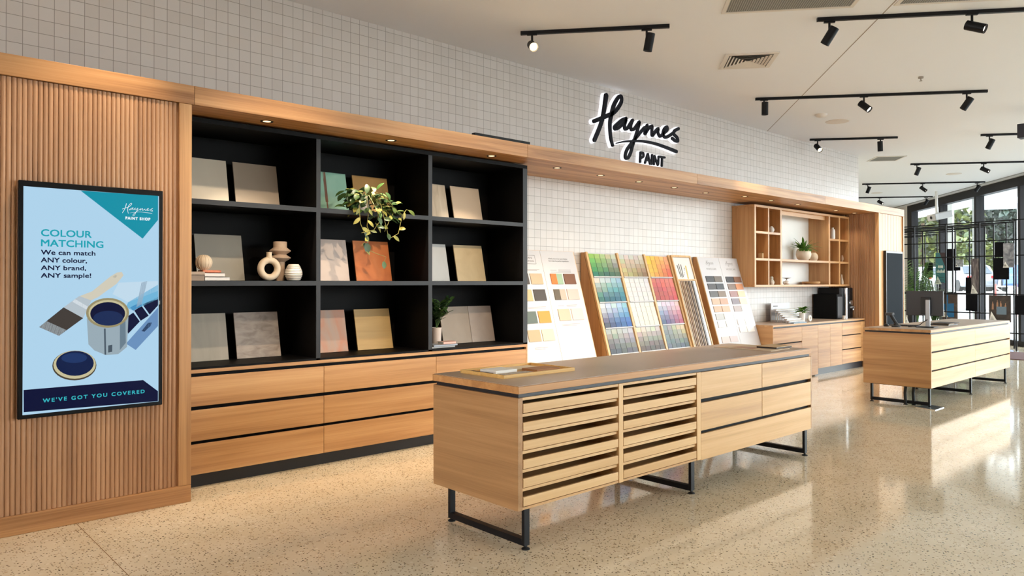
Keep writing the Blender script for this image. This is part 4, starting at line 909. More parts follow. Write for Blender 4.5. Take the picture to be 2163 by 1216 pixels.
obj_lathe('wooden_bowl', [(0, 0), (.20, 0), (.285, .03), (.30, .075), (.285, .10), (.26, .10), (.265, .07), (.0, .04)], W_X, (12.444, 5.945, ZS[1]), 'wide shallow wooden bowl on the right of the lower white niche', 'bowl', 40, k=0.5)
t = thing('big_planter', 'large round cream planter with arching fern leaves in the white niche', 'potted plant', (12.187, 5.95, ZS[2]))
MB().lathe([(0, 0), (.065, 0), (.108, .04), (.125, .10), (.118, .16), (.100, .20), (.092, .20), (.095, .175), (0, .175)], 36).done('pot', plain('warm_white_planter', (232, 214, 192), .55), t, local=True)
m = MB(); rg = random.Random(9)
for k in range(34):
    a = rg.uniform(0, 6.283); e = rg.uniform(.35, 1.5); d = Vector((math.cos(a), math.sin(a)*.45-.12, e)).normalized()
    m.leaf((d.x*.05, d.y*.04, .18), d, rg.uniform(.17, .29), rg.uniform(.032, .05), (0, 0, 1), rg.uniform(.25, .7), n=6)
for x_ in (-.26, -.2, .3): m.leaf((x_*.3, 0, .18), (x_, -.1, .35), .30, .04, (0, 0, 1), .9, n=7)
for k in range(26):
    a = rg.uniform(0, 6.283); m.leaf((math.cos(a)*.09, math.sin(a)*.08-.02, .20), (math.cos(a), math.sin(a)*.5-.2, -.4), .06, .03, (0, 0, 1), .4)
m.clamp(y1=6.10-5.95); m.done('fronds', LEAF_G, t, local=True)
obj_lathe('round_cream_vase', [(0, 0), (.07, 0), (.11, .06), (.12, .13), (.10, .20), (.06, .245), (.045, .25)], CERAM, (12.66, 5.995, ZS[2]), 'round cream vase tucked behind the right side of the large planter', 'vase', k=0.6)
obj_lathe('bottle_vase', [(0, 0), (.060, 0), (.070, .05), (.070, .24), (.055, .285), (.030, .30), (.030, .325), (.036, .335), (.024, .335)], CERW, (13.101, 5.86, ZS[4]), 'tall white bottle-shaped vase on the top right cubby shelf', 'vase', k=0.62)
t = thing('hanging_pot_plant', 'cream pot with a fine trailing fern in the middle right cubby', 'potted plant', (13.57, 5.88, ZS[2]))
MB().lathe([(0, 0), (.035, 0), (.045, .05), (.040, .11), (.03, .15), (.024, .15)], 20).done('pot', CERAM, t, local=True)
m = MB(); rg = random.Random(12)
for k in range(120):
    a = rg.uniform(0, 6.283); m.leaf((.07+rg.uniform(-.07, .07), -.05+rg.uniform(-.06, .08), rg.uniform(-.02, .27)), (math.cos(a), math.sin(a)*.5, rg.uniform(-1, .5)), .05, .012, (0, 0, 1), .3)
m.clamp(y1=.2, x0=-.10, x1=.10); m.done('fern_leaves', LEAF_D, t, local=True)
obj_lathe('round_black_vase', [(0, 0), (.06, 0), (.10, .06), (.11, .14), (.09, .22), (.05, .26), (.03, .26)], plain('gloss_black_glaze', (14, 14, 20), .15), (13.235, 5.90, ZS[1]), 'glossy black rounded vase in the bottom right cubbies', 'vase', k=0.56)
obj_lathe('teardrop_vase', [(0, 0), (.045, 0), (.058, .04), (.045, .12), (.022, .22), (.014, .29), (.008, .29)], CERAM, (13.488, 5.87, ZS[1]), 'slender cream teardrop vase in the rightmost bottom cubby', 'vase', k=0.62)
obj_lathe('tiny_bud_vase', [(0, 0), (.02, 0), (.032, .03), (.02, .07), (.012, .09), (.007, .09)], CERAM, (12.83, 5.83, ZS[1]), 'tiny cream bud vase left of the black rounded vase', 'vase', k=0.7)

# ------------------------------------------------------------------ display island
XI, XIE, YI, YIB, ZB = 2.790, 6.290, 3.0, 3.785, .237
t = thing('display_island', 'long oak display island with open sample trays and drawers in the foreground', 'counter', (4.5, 3.4, 0))
B(XI+.002, XIE-.02, YI-.003, YIB+.012, .884, .924).done('worktop', AMBER, t, bevel=.0015)
B(XI+.010, XIE-.028, YI+.006, YIB+.004, .9245, .928).done('worktop_surface', TOP, t)
B(XI+.02, XIE-.015, YI+.018, YIB-.01, .861, .884).done('shadow_channel', DARKREC, t)
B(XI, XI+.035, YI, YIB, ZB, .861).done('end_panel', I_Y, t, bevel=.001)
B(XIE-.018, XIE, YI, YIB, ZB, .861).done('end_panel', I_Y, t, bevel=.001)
B(XI+.035, 4.529, YI+.004, YIB-.02, ZB, ZB+.014).done('base_board', I_X, t)
B(XI+.035, XIE-.018, YIB-.02, YIB, ZB+.02, .861).done('back_panel', I_X, t)
B(3.662, 3.703, YI, YIB-.02, ZB, .861).done('divider', wood('pale_pine_divider', (204, 162, 110), (218, 178, 126), (228, 192, 142), 'z'), t)
B(4.529, 4.578, YI, YIB-.02, ZB, .861).done('divider', wood('pale_pine_divider', (204, 162, 110), (218, 178, 126), (228, 192, 142), 'z'), t)
B(4.578, XIE-.018, YI+.03, YIB-.02, ZB+.02, .861).done('drawer_carcass', BLACK, t)
for bay, (x0, x1) in enumerate(((XI+.035, 3.662), (3.703, 4.529))):
    B(x0, x1, YI+.004, YI+.03, .846, .861).done('top_rail', PINE, t)
    for k in range(6):
        z0 = .2555 + k*.104
        if k: B(x0, x1, YI+.014, YIB-.02, z0-.023, z0-.007).done('runner_shelf', PINE, t)
        m = MB(); m.box(x0+.006, x1-.006, YI+.001, YI+.017, z0, z0+.051); m.box(x0+.006, x0+.018, YI+.017, YIB-.06, z0, z0+.046); m.box(x1-.018, x1-.006, YI+.017, YIB-.06, z0, z0+.046); m.box(x0+.018, x1-.018, YI+.017, YIB-.06, z0, z0+.008)
        m.done('tray', PINE, t, bevel=.0012)
for x0, x1, z0, z1 in ((4.580, 5.436, .668, .859), (5.442, XIE-.02, .668, .859), (4.580, 5.436, .441, .640), (5.442, XIE-.02, .441, .640), (4.580, XIE-.02, ZB-.006, .418)):
    B(x0, x1, YI, YI+.02, z0, z1).done('drawer', I_X, t, bevel=.0015)
def hairpin(t, x, y0, y1, top, w=.042):
    m = MB(); m.box(x, x+w, y0, y0+.022, .022, top); m.box(x, x+w, y1-.022, y1, .022, top); m.box(x, x+w, y0+.022, y1-.022, .022, .058); m.box(x, x+w, y0+.022, y1-.022, top-.012, top)
    lg = m.done('leg_frame', STEEL, t, bevel=.0012)
    for y in (y0+.011, y1-.011): MB().lathe([(0, 0), (.024, 0), (.024, .005), (.012, .011), (.009, .012), (.009, .022)], 16, at=(x+w/2-t.location.x, y-t.location.y, 0)).done('foot', RUBBER, lg, local=True)
for x in (2.86, 4.49, 6.205): hairpin(t, x, YI+.025, YIB-.06, ZB)
# tray of material samples on top
zt = .928
t = thing('sample_tray', 'shallow pale wooden tray of material samples on the left end of island', 'tray', (3.25, 3.5, zt))
tx0, tx1, ty0, ty1 = 2.940, 3.560, 3.285, 3.700
m = MB(); m.box(tx0, tx1, ty0, ty1, zt, zt+.005); m.box(tx0, tx1, ty0, ty0+.012, zt+.005, zt+.022); m.box(tx0, tx1, ty1-.012, ty1, zt+.005, zt+.022); m.box(tx0, tx0+.012, ty0+.012, ty1-.012, zt+.005, zt+.022); m.box(tx1-.012, tx1, ty0+.012, ty1-.012, zt+.005, zt+.022)
m.done('tray_body', wood('yellow_pine', (206, 158, 84), (226, 182, 108), (238, 200, 130), 'x'), t, bevel=.001)
zi = zt+.0052
def sample(name, x0, x1, y0, y1, z0, z1, mat, label): return tag(B(x0, x1, y0, y1, z0, z1).done(name, mat, bevel=.0005), label, 'material sample', 'samples in the wooden tray')
sample('veneer_sample', 3.29, 3.50, 3.36, 3.50, zi, zi+.016, plain('caramel_veneer', (166, 110, 58), .5), 'caramel brown square sample at the right of the wooden tray')
sample('white_sample', 3.02, 3.20, 3.45, 3.60, zi, zi+.022, plain('white_sample', (244, 242, 236), .5), 'thick white block sample in the middle of the wooden tray')
sample('pebble_sample', 3.02, 3.26, 3.315, 3.435, zi, zi+.007, mottled('pebble_finish', [(120, 108, 96), (190, 176, 160), (214, 204, 192)], 90), 'speckled pebble texture sample at the front of the wooden tray')
sample('dark_sample', 2.965, 3.01, 3.46, 3.66, zi, zi+.010, plain('plum_sample', (70, 52, 52), .5), 'dark plum strip sample at the left of the wooden tray')
sample('cream_sample', 3.22, 3.50, 3.53, 3.67, zi, zi+.006, plain('cream_sample', (240, 222, 192), .5), 'flat cream card sample at the back of the wooden tray')
# folders at the far end
t = thing('open_brochure', 'large open beige brochure lying flat on the right end of island', 'brochure', (5.97, 3.35, zt))
m = MB(); m.prism([(5.77, 3.10, zt), (6.13, 3.12, zt), (6.20, 3.62, zt), (5.765, 3.64, zt)], (0, 0, .004)); m.done('pages', plain('beige_pages', (206, 182, 152), .6), t)
m = MB(); m.prism([(5.83, 3.30, zt+.0042), (5.97, 3.32, zt+.0042), (5.98, 3.50, zt+.0042), (5.85, 3.52, zt+.0042)], (0, 0, .0006)); m.done('picture', mottled('brochure_picture', [(176, 108, 88), (206, 176, 150)], 14), t)
t = thing('fabric_sample_book', 'closed dark-edged sample book resting on the open beige brochure', 'sample book', (6.10, 3.24, zt+.0048))
B(5.965, 6.235, 3.155, 3.34, zt+.0052, zt+.017).done('pages', plain('dark_pages', (44, 36, 34), .6), t); B(5.96, 6.24, 3.15, 3.345, zt+.0172, zt+.021).done('cover', plain('tan_cover', (206, 172, 128), .6), t)

# ------------------------------------------------------------------ service counter
XC, XCE, YC, YCB, ZCB, ZCT = 9.637, 12.958, 3.137, 3.925, .238, .936
t = thing('service_counter', 'oak service counter on black frame legs carrying the computer monitor', 'counter', (11.3, 3.53, 0))
B(XC, XCE, YC, YCB, .903, ZCT-.003).done('worktop', W_X, t, bevel=.0015)
B(XC+.008, XCE-.008, YC+.008, YCB-.008, ZCT-.0028, ZCT).done('worktop_surface', TOP, t)
B(XC+.02, XCE-.015, YC+.012, YCB-.015, .882, .903).done('shadow_channel', DARKREC, t)
B(XC, XC+.02, YC, YCB, ZCB, .882).done('end_panel', W_Y, t, bevel=.001); B(XCE-.02, XCE, YC, YCB, ZCB, .882).done('end_panel', W_Y, t, bevel=.001)
B(XC+.02, XCE-.02, YC+.03, YCB-.02, ZCB+.01, .882).done('carcass', BLACK, t)
B(XC+.02, XCE-.02, YCB-.02, YCB, ZCB, .882).done('back_panel', W_X, t)
for z0, z1 in ((.676, .880), (.452, .656), (ZCB, .434)):
    for x0, x1 in ((XC+.022, 11.312), (11.316, XCE-.022)): B(x0, x1, YC, YC+.02, z0, z1).done('drawer', I_X, t, bevel=.0015)
for x in (9.70, 11.25, 12.86): hairpin(t, x, YC+.035, YCB-.06, ZCB)
tag(MB().prism([(9.53, 3.06, 0), (9.83, 3.06, 0), (9.91, 3.28, 0), (9.60, 3.30, 0)], (0, 0, .008)).done('floor_outlet_plate', CHROME), 'steel plate on the floor under the near corner of service counter', 'floor plate')
for k, (x, y) in enumerate(((9.68, 3.44), (9.72, 3.36))):
    m = MB(); m.tube([(x, y, .009), (x, y, .06), (x+.012, y+.01, .15), (x+.01, y, .237)], .017, 10); m.cyl((x, y, .0085), (x, y, .016), .026, 14)
    tag(m.done('power_cable', RUBBER), ['thick black cable dropping from the counter, the one nearer the back leg', 'thick black cable dropping from the counter, the one nearer the front corner'][k], 'cable', 'cables under the counter')
# monitor seen from behind
mx, my = 10.20, 3.37
t = thing('computer_monitor', 'dark computer monitor seen from behind on a silver stand', 'monitor', (mx, my, ZCT))
B(mx-.0, mx+.035, my-.19+.0, my+.245, ZCT+.145, ZCT+.46).done('housing', DGREY, t, bevel=.008)
B(mx+.0355, mx+.037, my-.18, my+.235, ZCT+.155, ZCT+.45).done('screen', plain('monitor_glass', (12, 12, 14), .15), t)
B(mx-.03, mx, my-.05, my+.06, ZCT+.17, ZCT+.38).done('mount_plate', plain('black_plastic', (20, 20, 22), .5), t, bevel=.004)
B(mx-.055, mx-.0305, my-.055, my-.005, ZCT+.012, ZCT+.35).done('stand_column', SILVER, t, bevel=.004)
B(mx-.12, mx+.06, my-.12, my+.09, ZCT, ZCT+.012).done('stand_base', plain('black_plastic', (20, 20, 22), .5), t, bevel=.003)
m = MB(); m.tube([(mx-.06, my-.03, ZCT+.10), (mx-.08, my+.01, ZCT+.07), (mx-.10, my+.05, ZCT+.03), (mx-.12, my+.10, ZCT+.016), (mx-.16, my+.16, ZCT+.006)], .005, 6); m.done('cable', RUBBER, t)
t = thing('barcode_scanner', 'black handheld barcode scanner standing in its cradle on the counter', 'scanner', (10.0, 3.66, ZCT))
MB().lathe([(0, 0), (.055, 0), (.055, .015), (.03, .03), (.022, .05), (0, .05)], 20).done('cradle', plain('black_plastic', (20, 20, 22), .5), t, local=True)
m = MB(); m.tube([(0, 0, .045), (-.01, .03, .10), (-.02, .055, .15)], [.018, .02, .021], 10); m.done('handle', plain('black_plastic', (20, 20, 22), .5), t, local=True)
B(-.05, .03, .03, .12, .145, .180).done('head', DGREY, t, local=True, bevel=.008)
tag(MB().lathe([(0, 0), (.03, 0), (.034, .012), (.024, .03), (0, .036)], 18).done('computer_mouse', plain('black_plastic', (20, 20, 22), .5)), 'black computer mouse near the left end of the service counter', 'mouse').location = (10.05, 3.80, ZCT)
t = thing('keyboard', 'dark keyboard lying between the scanner and the monitor', 'keyboard', (10.3, 3.6, ZCT))
B(10.23, 10.37, 3.50, 3.85, ZCT, ZCT+.012).done('case', DGREY, t, bevel=.003)
m = MB()
for i in range(5):
    for j in range(13): m.box(10.24+i*.025, 10.26+i*.025, 3.512+j*.0255, 3.533+j*.0255, ZCT+.0122, ZCT+.018)
m.done('keys', plain('black_plastic', (20, 20, 22), .5), t)
t = thing('paper_folders', 'low pile of dark folders and paper on the counter right of the monitor', 'folders', (10.98, 3.42, ZCT))
B(10.80, 11.16, 3.30, 3.55, ZCT, ZCT+.012).done('lower_folder', DGREY, t); B(10.84, 11.05, 3.31, 3.50, ZCT+.0122, ZCT+.022).done('card_pack', plain('tan_cover', (206, 172, 128), .6), t); B(10.79, 11.20, 3.29, 3.53, ZCT+.0222, ZCT+.029).done('upper_folder', plain('dark_pages', (44, 36, 34), .6), t)

# ------------------------------------------------------------------ ceiling fittings
def CW(w, v, z): return WV(w, v, z)
def track(w, v0, v1, label):
    m = MB(); m.prism([CW(w-.017, v0, CE-.034), CW(w+.017, v0, CE-.034), CW(w+.017, v1, CE-.034), CW(w-.017, v1, CE-.034)], (0, 0, .034))
    c = CW(w, (v0+v1)/2, CE)
    t = thing('light_track', label, 'light track', c, group='ceiling light tracks'); m.done('rail', STEEL, t)
    for vv in (v0, v1):
        e = MB(); p = CW(w, vv, CE-.017); s_ = .006 if vv == v1 else -.006
        e.prism([CW(w-.018, vv, CE-.035), CW(w+.018, vv, CE-.035), CW(w+.018, vv+s_, CE-.035), CW(w-.018, vv+s_, CE-.035)], (0, 0, .035)); e.done('end_cap', RUBBER, t)
T = [(-10.18, -9.54, -8.10, 'short black ceiling track above the shelving, nearest the tiled wall'), (-10.155, -6.72, -4.0, 'black ceiling track running out of the top right corner'),
 (-7.108, -6.74, -3.85, 'long black ceiling track with three spotlights, crossing the ceiling joint'), (-4.025, -5.28, -3.86, 'short black ceiling track with two spotlights above the tile wall far end'),
 (-4.035, -2.53, -.3, 'black ceiling track cut by the right edge, beyond the three-spotlight track'), (-.933, -2.50, .1, 'fifth ceiling track row, starting over the end panel'),
 (2.23, -2.48, .37, 'sixth ceiling track row with three small spotlights'), (5.37, -2.2, .40, 'seventh ceiling track row reaching the projector pole'), (8.70, -.2, .50, 'farthest ceiling track glimpsed above the end panel')]
for a in T: track(*a)
LAMP = glow('spot_lens', (255, 240, 214), 9.0); LAMPB = glow('spot_lens_bare', (255, 226, 176), 14.0); LAMPOFF = glow('spot_lens_away', (255, 236, 206), 4.0)
def tracklight(w, v, d, lit, label, energy):
    p = Vector(CW(w, v, CE-.034)); d = Vector(d).normalized()
    t = thing('track_spotlight', label, 'spotlight', p, group='black track spotlights')
    m = MB(); q = [CW(w-.013, v-.05, CE-.047), CW(w+.013, v-.05, CE-.047), CW(w+.013, v+.05, CE-.047), CW(w-.013, v+.05, CE-.047)]; m.prism(q, (0, 0, .013)); m.done('adapter', STEEL, t)
    piv = p + Vector((0, 0, -.075)); m = MB(); m.cyl(p + Vector((0, 0, -.013)), piv, .011, 10); m.done('stem', STEEL, t)
    a = piv - d*.035; b = piv + d*.135; up = Vector((0, 0, 1)) - d*d.z; off = -up.normalized()*.036 if up.length > .05 else Vector()
    a += off; b += off
    m = MB(); m.cyl(a, b, .043, 24, caps=False); m.cyl(a-d*.0005, a+d*.002, .0425, 24); m.cyl(b, b-d*.02, .0432, 24, .033, caps=False); m.done('housing', STEEL, t, recalc=False)
    m = MB(); m.cyl(b-d*.022, b-d*.020, .034, 20); m.done('lens', LAMPB if lit == 2 else LAMP if lit else LAMPOFF, t)
    if energy: spot(tuple(b + d*.01), d, energy, 62, .8, (1, .80, .56) if w < -10 else (1, .86, .68), .03)
TL = [
 (-10.196, -9.43, [-0.519,-0.745,-0.42], 2, 'glowing bare-bright track spotlight facing the camera on the short track by the tile wall', 45),
 (-10.171, -8.311, [-0.043,0.199,-0.979], 0, 'black spotlight pointing straight down at the right end of the nearest short track', 150),
 (-10.14, -6.611, [-0.093,0.549,-0.831], 0, 'black spotlight tilted down-left at the start of the top right corner track', 70),
 (-10.165, -5.373, [0.04,-0.901,-0.432], 1, 'lit spotlight facing down-right on the top right corner track', 40),
 (-7.129, -6.638, [0.034,0.037,-0.999], 0, 'vertical black spotlight at the left end of the three-spotlight track', 60),
 (-7.121, -5.362, [-0.066,-0.742,-0.667], 1, 'lit middle spotlight of the three-spotlight track by the round speaker', 40),
 (-7.108, -4.092, [-0.134,0.544,-0.828], 0, 'black spotlight tilted down-left at the right end of the three-spotlight track', 60),
 (-4.038, -5.161, [-0.448,-0.643,-0.621], 2, 'warm glowing spotlight facing the camera close above the tile wall top edge', 22),
 (-4.012, -4.124, [0.126,0.02,-0.992], 0, 'black vertical spotlight right of the warm glowing one above the tile wall', 55),
 (-4.026, -2.401, [-0.146,0.405,-0.903], 0, 'black spotlight nearest the right picture edge on the cut-off track', 55),
 (-.944, -2.389, [-0.089,0.361,-0.928], 0, 'dark spotlight at the left end of the fifth track row', 50),
 (-.917, -1.08, [0.001,-0.852,-0.523], 1, 'lit spotlight facing right on the fifth track row', 30),
 (2.197, -2.368, [-0.089,0.361,-0.928], 0, 'dark spotlight at the left end of the sixth track row', 50),
 (2.222, -1.066, [0.034,-0.762,-0.647], 1, 'lit middle spotlight of the sixth track row above the projector', 30),
 (2.263, .21, [-0.21,0.48,-0.852], 0, 'dark spotlight at the right end of the sixth track row by the window', 40),
 (5.343, -1.047, [0.037,-0.84,-0.541], 1, 'lit spotlight on the seventh track row above the end panel', 30),
 (5.43, .249, [-0.21,0.48,-0.852], 0, 'dark spotlight on the seventh track row beside the projector pole', 30),
 (8.709, .328, [0.199,-0.668,-0.717], 0, 'farthest tiny spotlight peeping above the end panel', 0)]
for a in TL: tracklight(*a)
track(-13.25, -11.6, -7.4, 'added black ceiling track, unseen above the view, warming the left side')  # added unseen track; its three spotlights bring warm light to the left side
def aim(w, v, tgt): p = Vector(CW(w, v, CE-.11)); return (Vector(tgt)-p)
for v_, tg, e_, lb in ((-11.3, (.9, 5.25, 1.3), 48, 'added black spotlight, unseen above the view, aimed at the fluted panel'), (-9.9, (2.5, 5.5, 1.4), 75, 'added black spotlight, unseen above the view, aimed at the left black shelves'), (-7.8, (4.4, 5.55, 1.0), 110, 'added black spotlight, unseen above the view, aimed at the right black shelves')):
    tracklight(-13.25, v_, aim(-13.25, v_, tg), 0, lb, e_)
# air conditioning diffuser
def wquad(w0, w1, v0, v1, z): return [CW(w0, v0, z), CW(w1, v0, z), CW(w1, v1, z), CW(w0, v1, z)]
GRILL = plain('white_grille', (214, 208, 200), .5); GDARK = plain('grille_shadow', (70, 68, 66), .7)
ac = (-9.16, -8.58, -7.42, -6.86)
t = thing('air_diffuser', 'square louvred air conditioning diffuser in the ceiling beside the first tracks', 'air vent', CW(-8.87, -7.14, CE))
def sqframe(m, c, h, b, z, dz):
    w, v = c
    for q in ((w-h, w+h, v-h, v-h+b), (w-h, w+h, v+h-b, v+h), (w-h, w-h+b, v-h+b, v+h-b), (w+h-b, w+h, v-h+b, v+h-b)): m.prism(wquad(*q, z), (0, 0, dz))
m = MB(); sqframe(m, (-8.87, -7.14), .285, .05, CE-.012, .012); m.done('frame', GRILL, t)
MB().prism(wquad(-8.87-.235, -8.87+.235, -7.14-.235, -7.14+.235, CE-.002), (0, 0, .002)).done('backing', GDARK, t)
for k in range(6):
    h = .225-.037*k; m = MB()
    for (s0, s1) in ((1, 0), (-1, 0), (0, 1), (0, -1)):
        if s0: a, b2, c2, d2 = (-8.87+s0*h, -7.14-h), (-8.87+s0*h, -7.14+h), (-8.87+s0*(h-.022), -7.14+h-.022), (-8.87+s0*(h-.022), -7.14-h+.022)
        else: a, b2, c2, d2 = (-8.87-h, -7.14+s1*h), (-8.87+h, -7.14+s1*h), (-8.87+h-.022, -7.14+s1*(h-.022)), (-8.87-h+.022, -7.14+s1*(h-.022))
        m.poly([CW(*a, CE-.014), CW(*b2, CE-.014), CW(*c2, CE-.003), CW(*d2, CE-.003)])
    m.done('louvre', GRILL, t, recalc=False)
def return_grille(w0, w1, v0, v1, label, flush=False):
    t = thing('return_air_grille', label, 'air vent', CW((w0+w1)/2, (v0+v1)/2, CE)); m = MB(); b = .035
    for q in ((w0, w1, v0, v0+b), (w0, w1, v1-b, v1), (w0, w0+b, v0+b, v1-b), (w1-b, w1, v0+b, v1-b)): m.prism(wquad(*q, CE-.010), (0, 0, .010))
    m.done('frame', GRILL, t)
    MB().prism(wquad(w0+b, w1-b, v0+b, v1-b, CE-.003), (0, 0, .003)).done('backing', plain('grille_mesh_grey', (120, 122, 120), .6), t)
    m = MB(); n_ = int((v1-v0-2*b)/.02)
    for i in range(n_): m.prism(wquad(w0+b, w1-b, v0+b+i*.02, v0+b+i*.02+.006, CE-.007), (0, 0, .004))
    m.done('slats', plain('grille_slats', (168, 168, 164), .5), t)
return_grille(-11.05, -10.41, -7.64, -6.48, 'large grey return air grille cut by the top edge, left of the two')
return_grille(-11.05, -10.40, -6.13, -4.97, 'large grey return air grille cut by the top edge, right of the two')
return_grille(-1.97, -1.38, -3.52, -2.95, 'square grey ceiling vent beyond the end of the tile wall')
def disc(w, v, r, label, name='ceiling_speaker', cat='speaker'):
    o = MB().lathe([(0, -.016), (r*.8, -.014), (r*.97, -.008), (r, 0)], 32).done(name, plain('white_ceiling_fitting', (214, 206, 198), .6)); o.location = CW(w, v, CE); tag(o, label, cat, 'round ceiling speakers')
disc(-5.42, -5.22, .175, 'round white ceiling speaker beyond the three-spotlight track')
disc(.77, -.95, .16, 'round ceiling speaker between the fifth and sixth track rows')
disc(4.32, -1.46, .15, 'round ceiling speaker between the sixth and seventh track rows, over the end panel')
o = MB().lathe([(0, -.045), (.03, -.045), (.07, -.03), (.085, -.008), (.09, 0)], 20).done('smoke_detector', plain('white_ceiling_fitting', (214, 206, 198), .6)); o.location = CW(-5.95, -5.60, CE); tag(o, 'small white smoke detector beside the round ceiling speaker', 'smoke detector')
m = MB(); m.cyl((0, 0, 0), (0, 0, -.02), .03, 16); m.cyl((0, 0, -.02), (0, 0, -.05), .008, 8); m.cyl((0, 0, -.05), (0, 0, -.053), .018, 10); o = m.done('fire_sprinkler', plain('steel_fitting', (150, 140, 130), .4, .6)); o.location = [9.716,3.26,4.0]; o.location.z = CE; tag(o, 'tiny fire sprinkler near the ceiling joint', 'sprinkler')
hp = [12.603,2.874,3.78]
t = thing('hanging_box_speaker', 'dark box hanging below the ceiling at the right picture edge', 'speaker', (hp[0], hp[1], CE))
B(hp[0]-.06, hp[0]+.12, hp[1]-.12, hp[1]+.06, 3.58, 3.78).done('cabinet', plain('navy_black_case', (22, 22, 34), .5), t, bevel=.005); MB().cyl((hp[0]+.03, hp[1]-.03, 3.78), (hp[0]+.03, hp[1]-.03, CE), .012, 10).done('bracket', STEEL, t)
# projector
pw, pv = 3.1, -.25
pc = [22.356,7.04,3.329]
t = thing('ceiling_projector', 'white projector hanging on a white pole in front of the windows', 'projector', (pc[0], pc[1], CE))
MB().cyl((pc[0]-.06, pc[1]+.06, pc[2]+.06), (pc[0]-.06, pc[1]+.06, CE), .035, 14).done('pole', WHITE, t)
Mr = Matrix.Translation(Vector(pc)) @ Matrix.Rotation(R(-42), 4, 'Z') @ Matrix.Rotation(R(-12), 4, 'Y')
b = MB(); b.box(-.24, .24, -.20, .20, -.09, .09, rot=Mr); b.done('body', plain('projector_white', (190, 190, 192), .5), t, bevel=.015)
b = MB(); b.cyl(Mr @ Vector((-.250, 0, 0)), Mr @ Vector((-.21, 0, 0)), .045, 16); b.done('lens', plain('lens_black', (20, 20, 24), .15), t)
b = MB(); b.box(.241, .243, -.12, .12, -.04, .03, rot=Mr); b.done('grille', GREY, t)

# ------------------------------------------------------------------ black metal display frames by the windows
U2 = R(79.4); fx, fy = math.cos(U2), math.sin(U2)
def fpt(e, s_, z): return (e[0]+fx*s_, e[1]+fy*s_, z)
def bar(m, a, b, w=.026): 
    a, b = Vector(a), Vector(b); d = (b-a).normalized(); s_ = Vector((fx, fy, 0)).cross(Vector((0, 0, 1)))*w/2; u_ = d.cross(s_).normalized()*w/2
    a -= d*w/2; b += d*w/2; m.prism([a+s_+u_, a-s_+u_, a-s_-u_, a+s_-u_], b-a)
ends = [[[0.193,0.066,0.0]]] + [[[0.814,0.327,2.88]],[[1.049,0.287,2.88]],[[1.655,0.298,2.88]],[[2.32,0.403,2.88]],[[2.955,0.33,2.88]],[[3.915,0.398,2.88]],[[5.289,0.489,2.88]],[[6.093,0.473,2.88]]]
FR = []
fl_names = ['nearest black metal display frame, cut by the right edge', 'second black metal display frame from the counter', 'third black metal display frame from the counter', 'fourth black metal display frame from the counter', 'fifth black metal display frame, middle of the row', 'sixth black metal display frame from the counter', 'seventh black metal display frame from the counter', 'eighth black metal display frame, second farthest', 'farthest black metal display frame behind the monitor']
for k, e in enumerate(ends):
    e = WV(*e[0][:2]); e = (e[0], e[1]); FR.append(e)
    t = thing('display_grid_rack', fl_names[k], 'display frame', (e[0], e[1], 0), group='black display frames by the windows')
    L0, L1 = (-.35, 2.9) if k == 0 else (0, 2.4)
    for s_ in ([0, .75, 1.5, 2.25] if k == 0 else [0, 1.2] if k in (2, 5) else [0]):
        m = MB(); bar(m, fpt(e, s_, .012), fpt(e, s_, 2.88)); m.done('post', STEEL, t)
    for z in ((2.88, 2.446, 2.10, 1.236, .81, .385) if k == 0 else (2.88, 1.236) if k in (1, 3, 6) else (2.88,)):
        m = MB(); bar(m, fpt(e, L0, z), fpt(e, L1, z)); m.done('rail', STEEL, t)
# cards and boards hung on the frames
NX, NY = -fy, fx            # frame normal, towards the shop
def sheet(k, pts, front, depth=.006, mi=0, m=None):
    m = m or MB(); e = FR[k]
    m.prism([(e[0]+fx*s_+NX*front, e[1]+fy*s_+NY*front, z) for s_, z in pts], (-NX*depth, -NY*depth, 0), mi); return m
def rect(a, b): return [(a[0], a[1]), (b[0], a[1]), (b[0], b[1]), (a[0], b[1])]
BOARD = plain('black_display_board', (13, 13, 18), .6, spec=.1)
def board(k, ab, label, mat=BOARD, front=.03, name='display_board', cat='display board', group=None):
    return tag(sheet(k, rect(*ab), front, .018).done(name, mat), label, cat, group)
def card(k, pts, label, front=.075):
    t = thing('triangular_card', label, 'card', (FR[k][0], FR[k][1], pts[0][1]), group='white triangular cards on the display frames')
    sheet(k, pts, front, .006).done('card_sheet', PAPER, t)
    (x0, z0), (x1, z1), (x2, z2) = pts; m = MB()
    for q in (.18, .3, .42):
        l0 = x0 + (x1-x0)*q + (x2-x0)*.06; z = z0 + (z1-z0)*q; ww = (x2-x0)*(1-q)*.55
        sheet(k, [(l0, z), (l0+ww, z), (l0+ww, z+.012), (l0, z+.012)], front+.0015, .001, 0, m)
    m.done('lettering', plain('print_120', (120, 116, 114), .6), t)
GB = 'black boards on the display frames'
board(6, [[0.82,1.642],[0.587,2.052]], 'narrow black board hanging left of the teal poster', group=GB)
board(4, [[0.907,1.803],[0.692,2.368]], 'tall black board hanging right of the teal poster', group=GB)
board(4, [[0.694,1.805],[0.579,1.898]], 'small black board edge below the grey photo panel', group=GB, front=.02)
board(1, [[1.033,0.831],[0.902,1.628]], 'tall narrow black board left of the bark photo panel', group=GB)
board(1, [[0.902,0.821],[0.772,1.219]], 'black board directly below the bark photo panel', group=GB)
board(0, [[0.42,2.071],[0.224,2.402]], 'upper black board beside the crowd photo near the right edge', group=GB, front=.02)
board(0, [[0.43,1.571],[0.119,2.052]], 'large black board hanging low beside the crowd photo', group=GB, front=.05)
board(0, [[0.014,0.799],[-0.357,1.221]], 'wide black board cut by the right edge, level with the dark photo', group=GB)
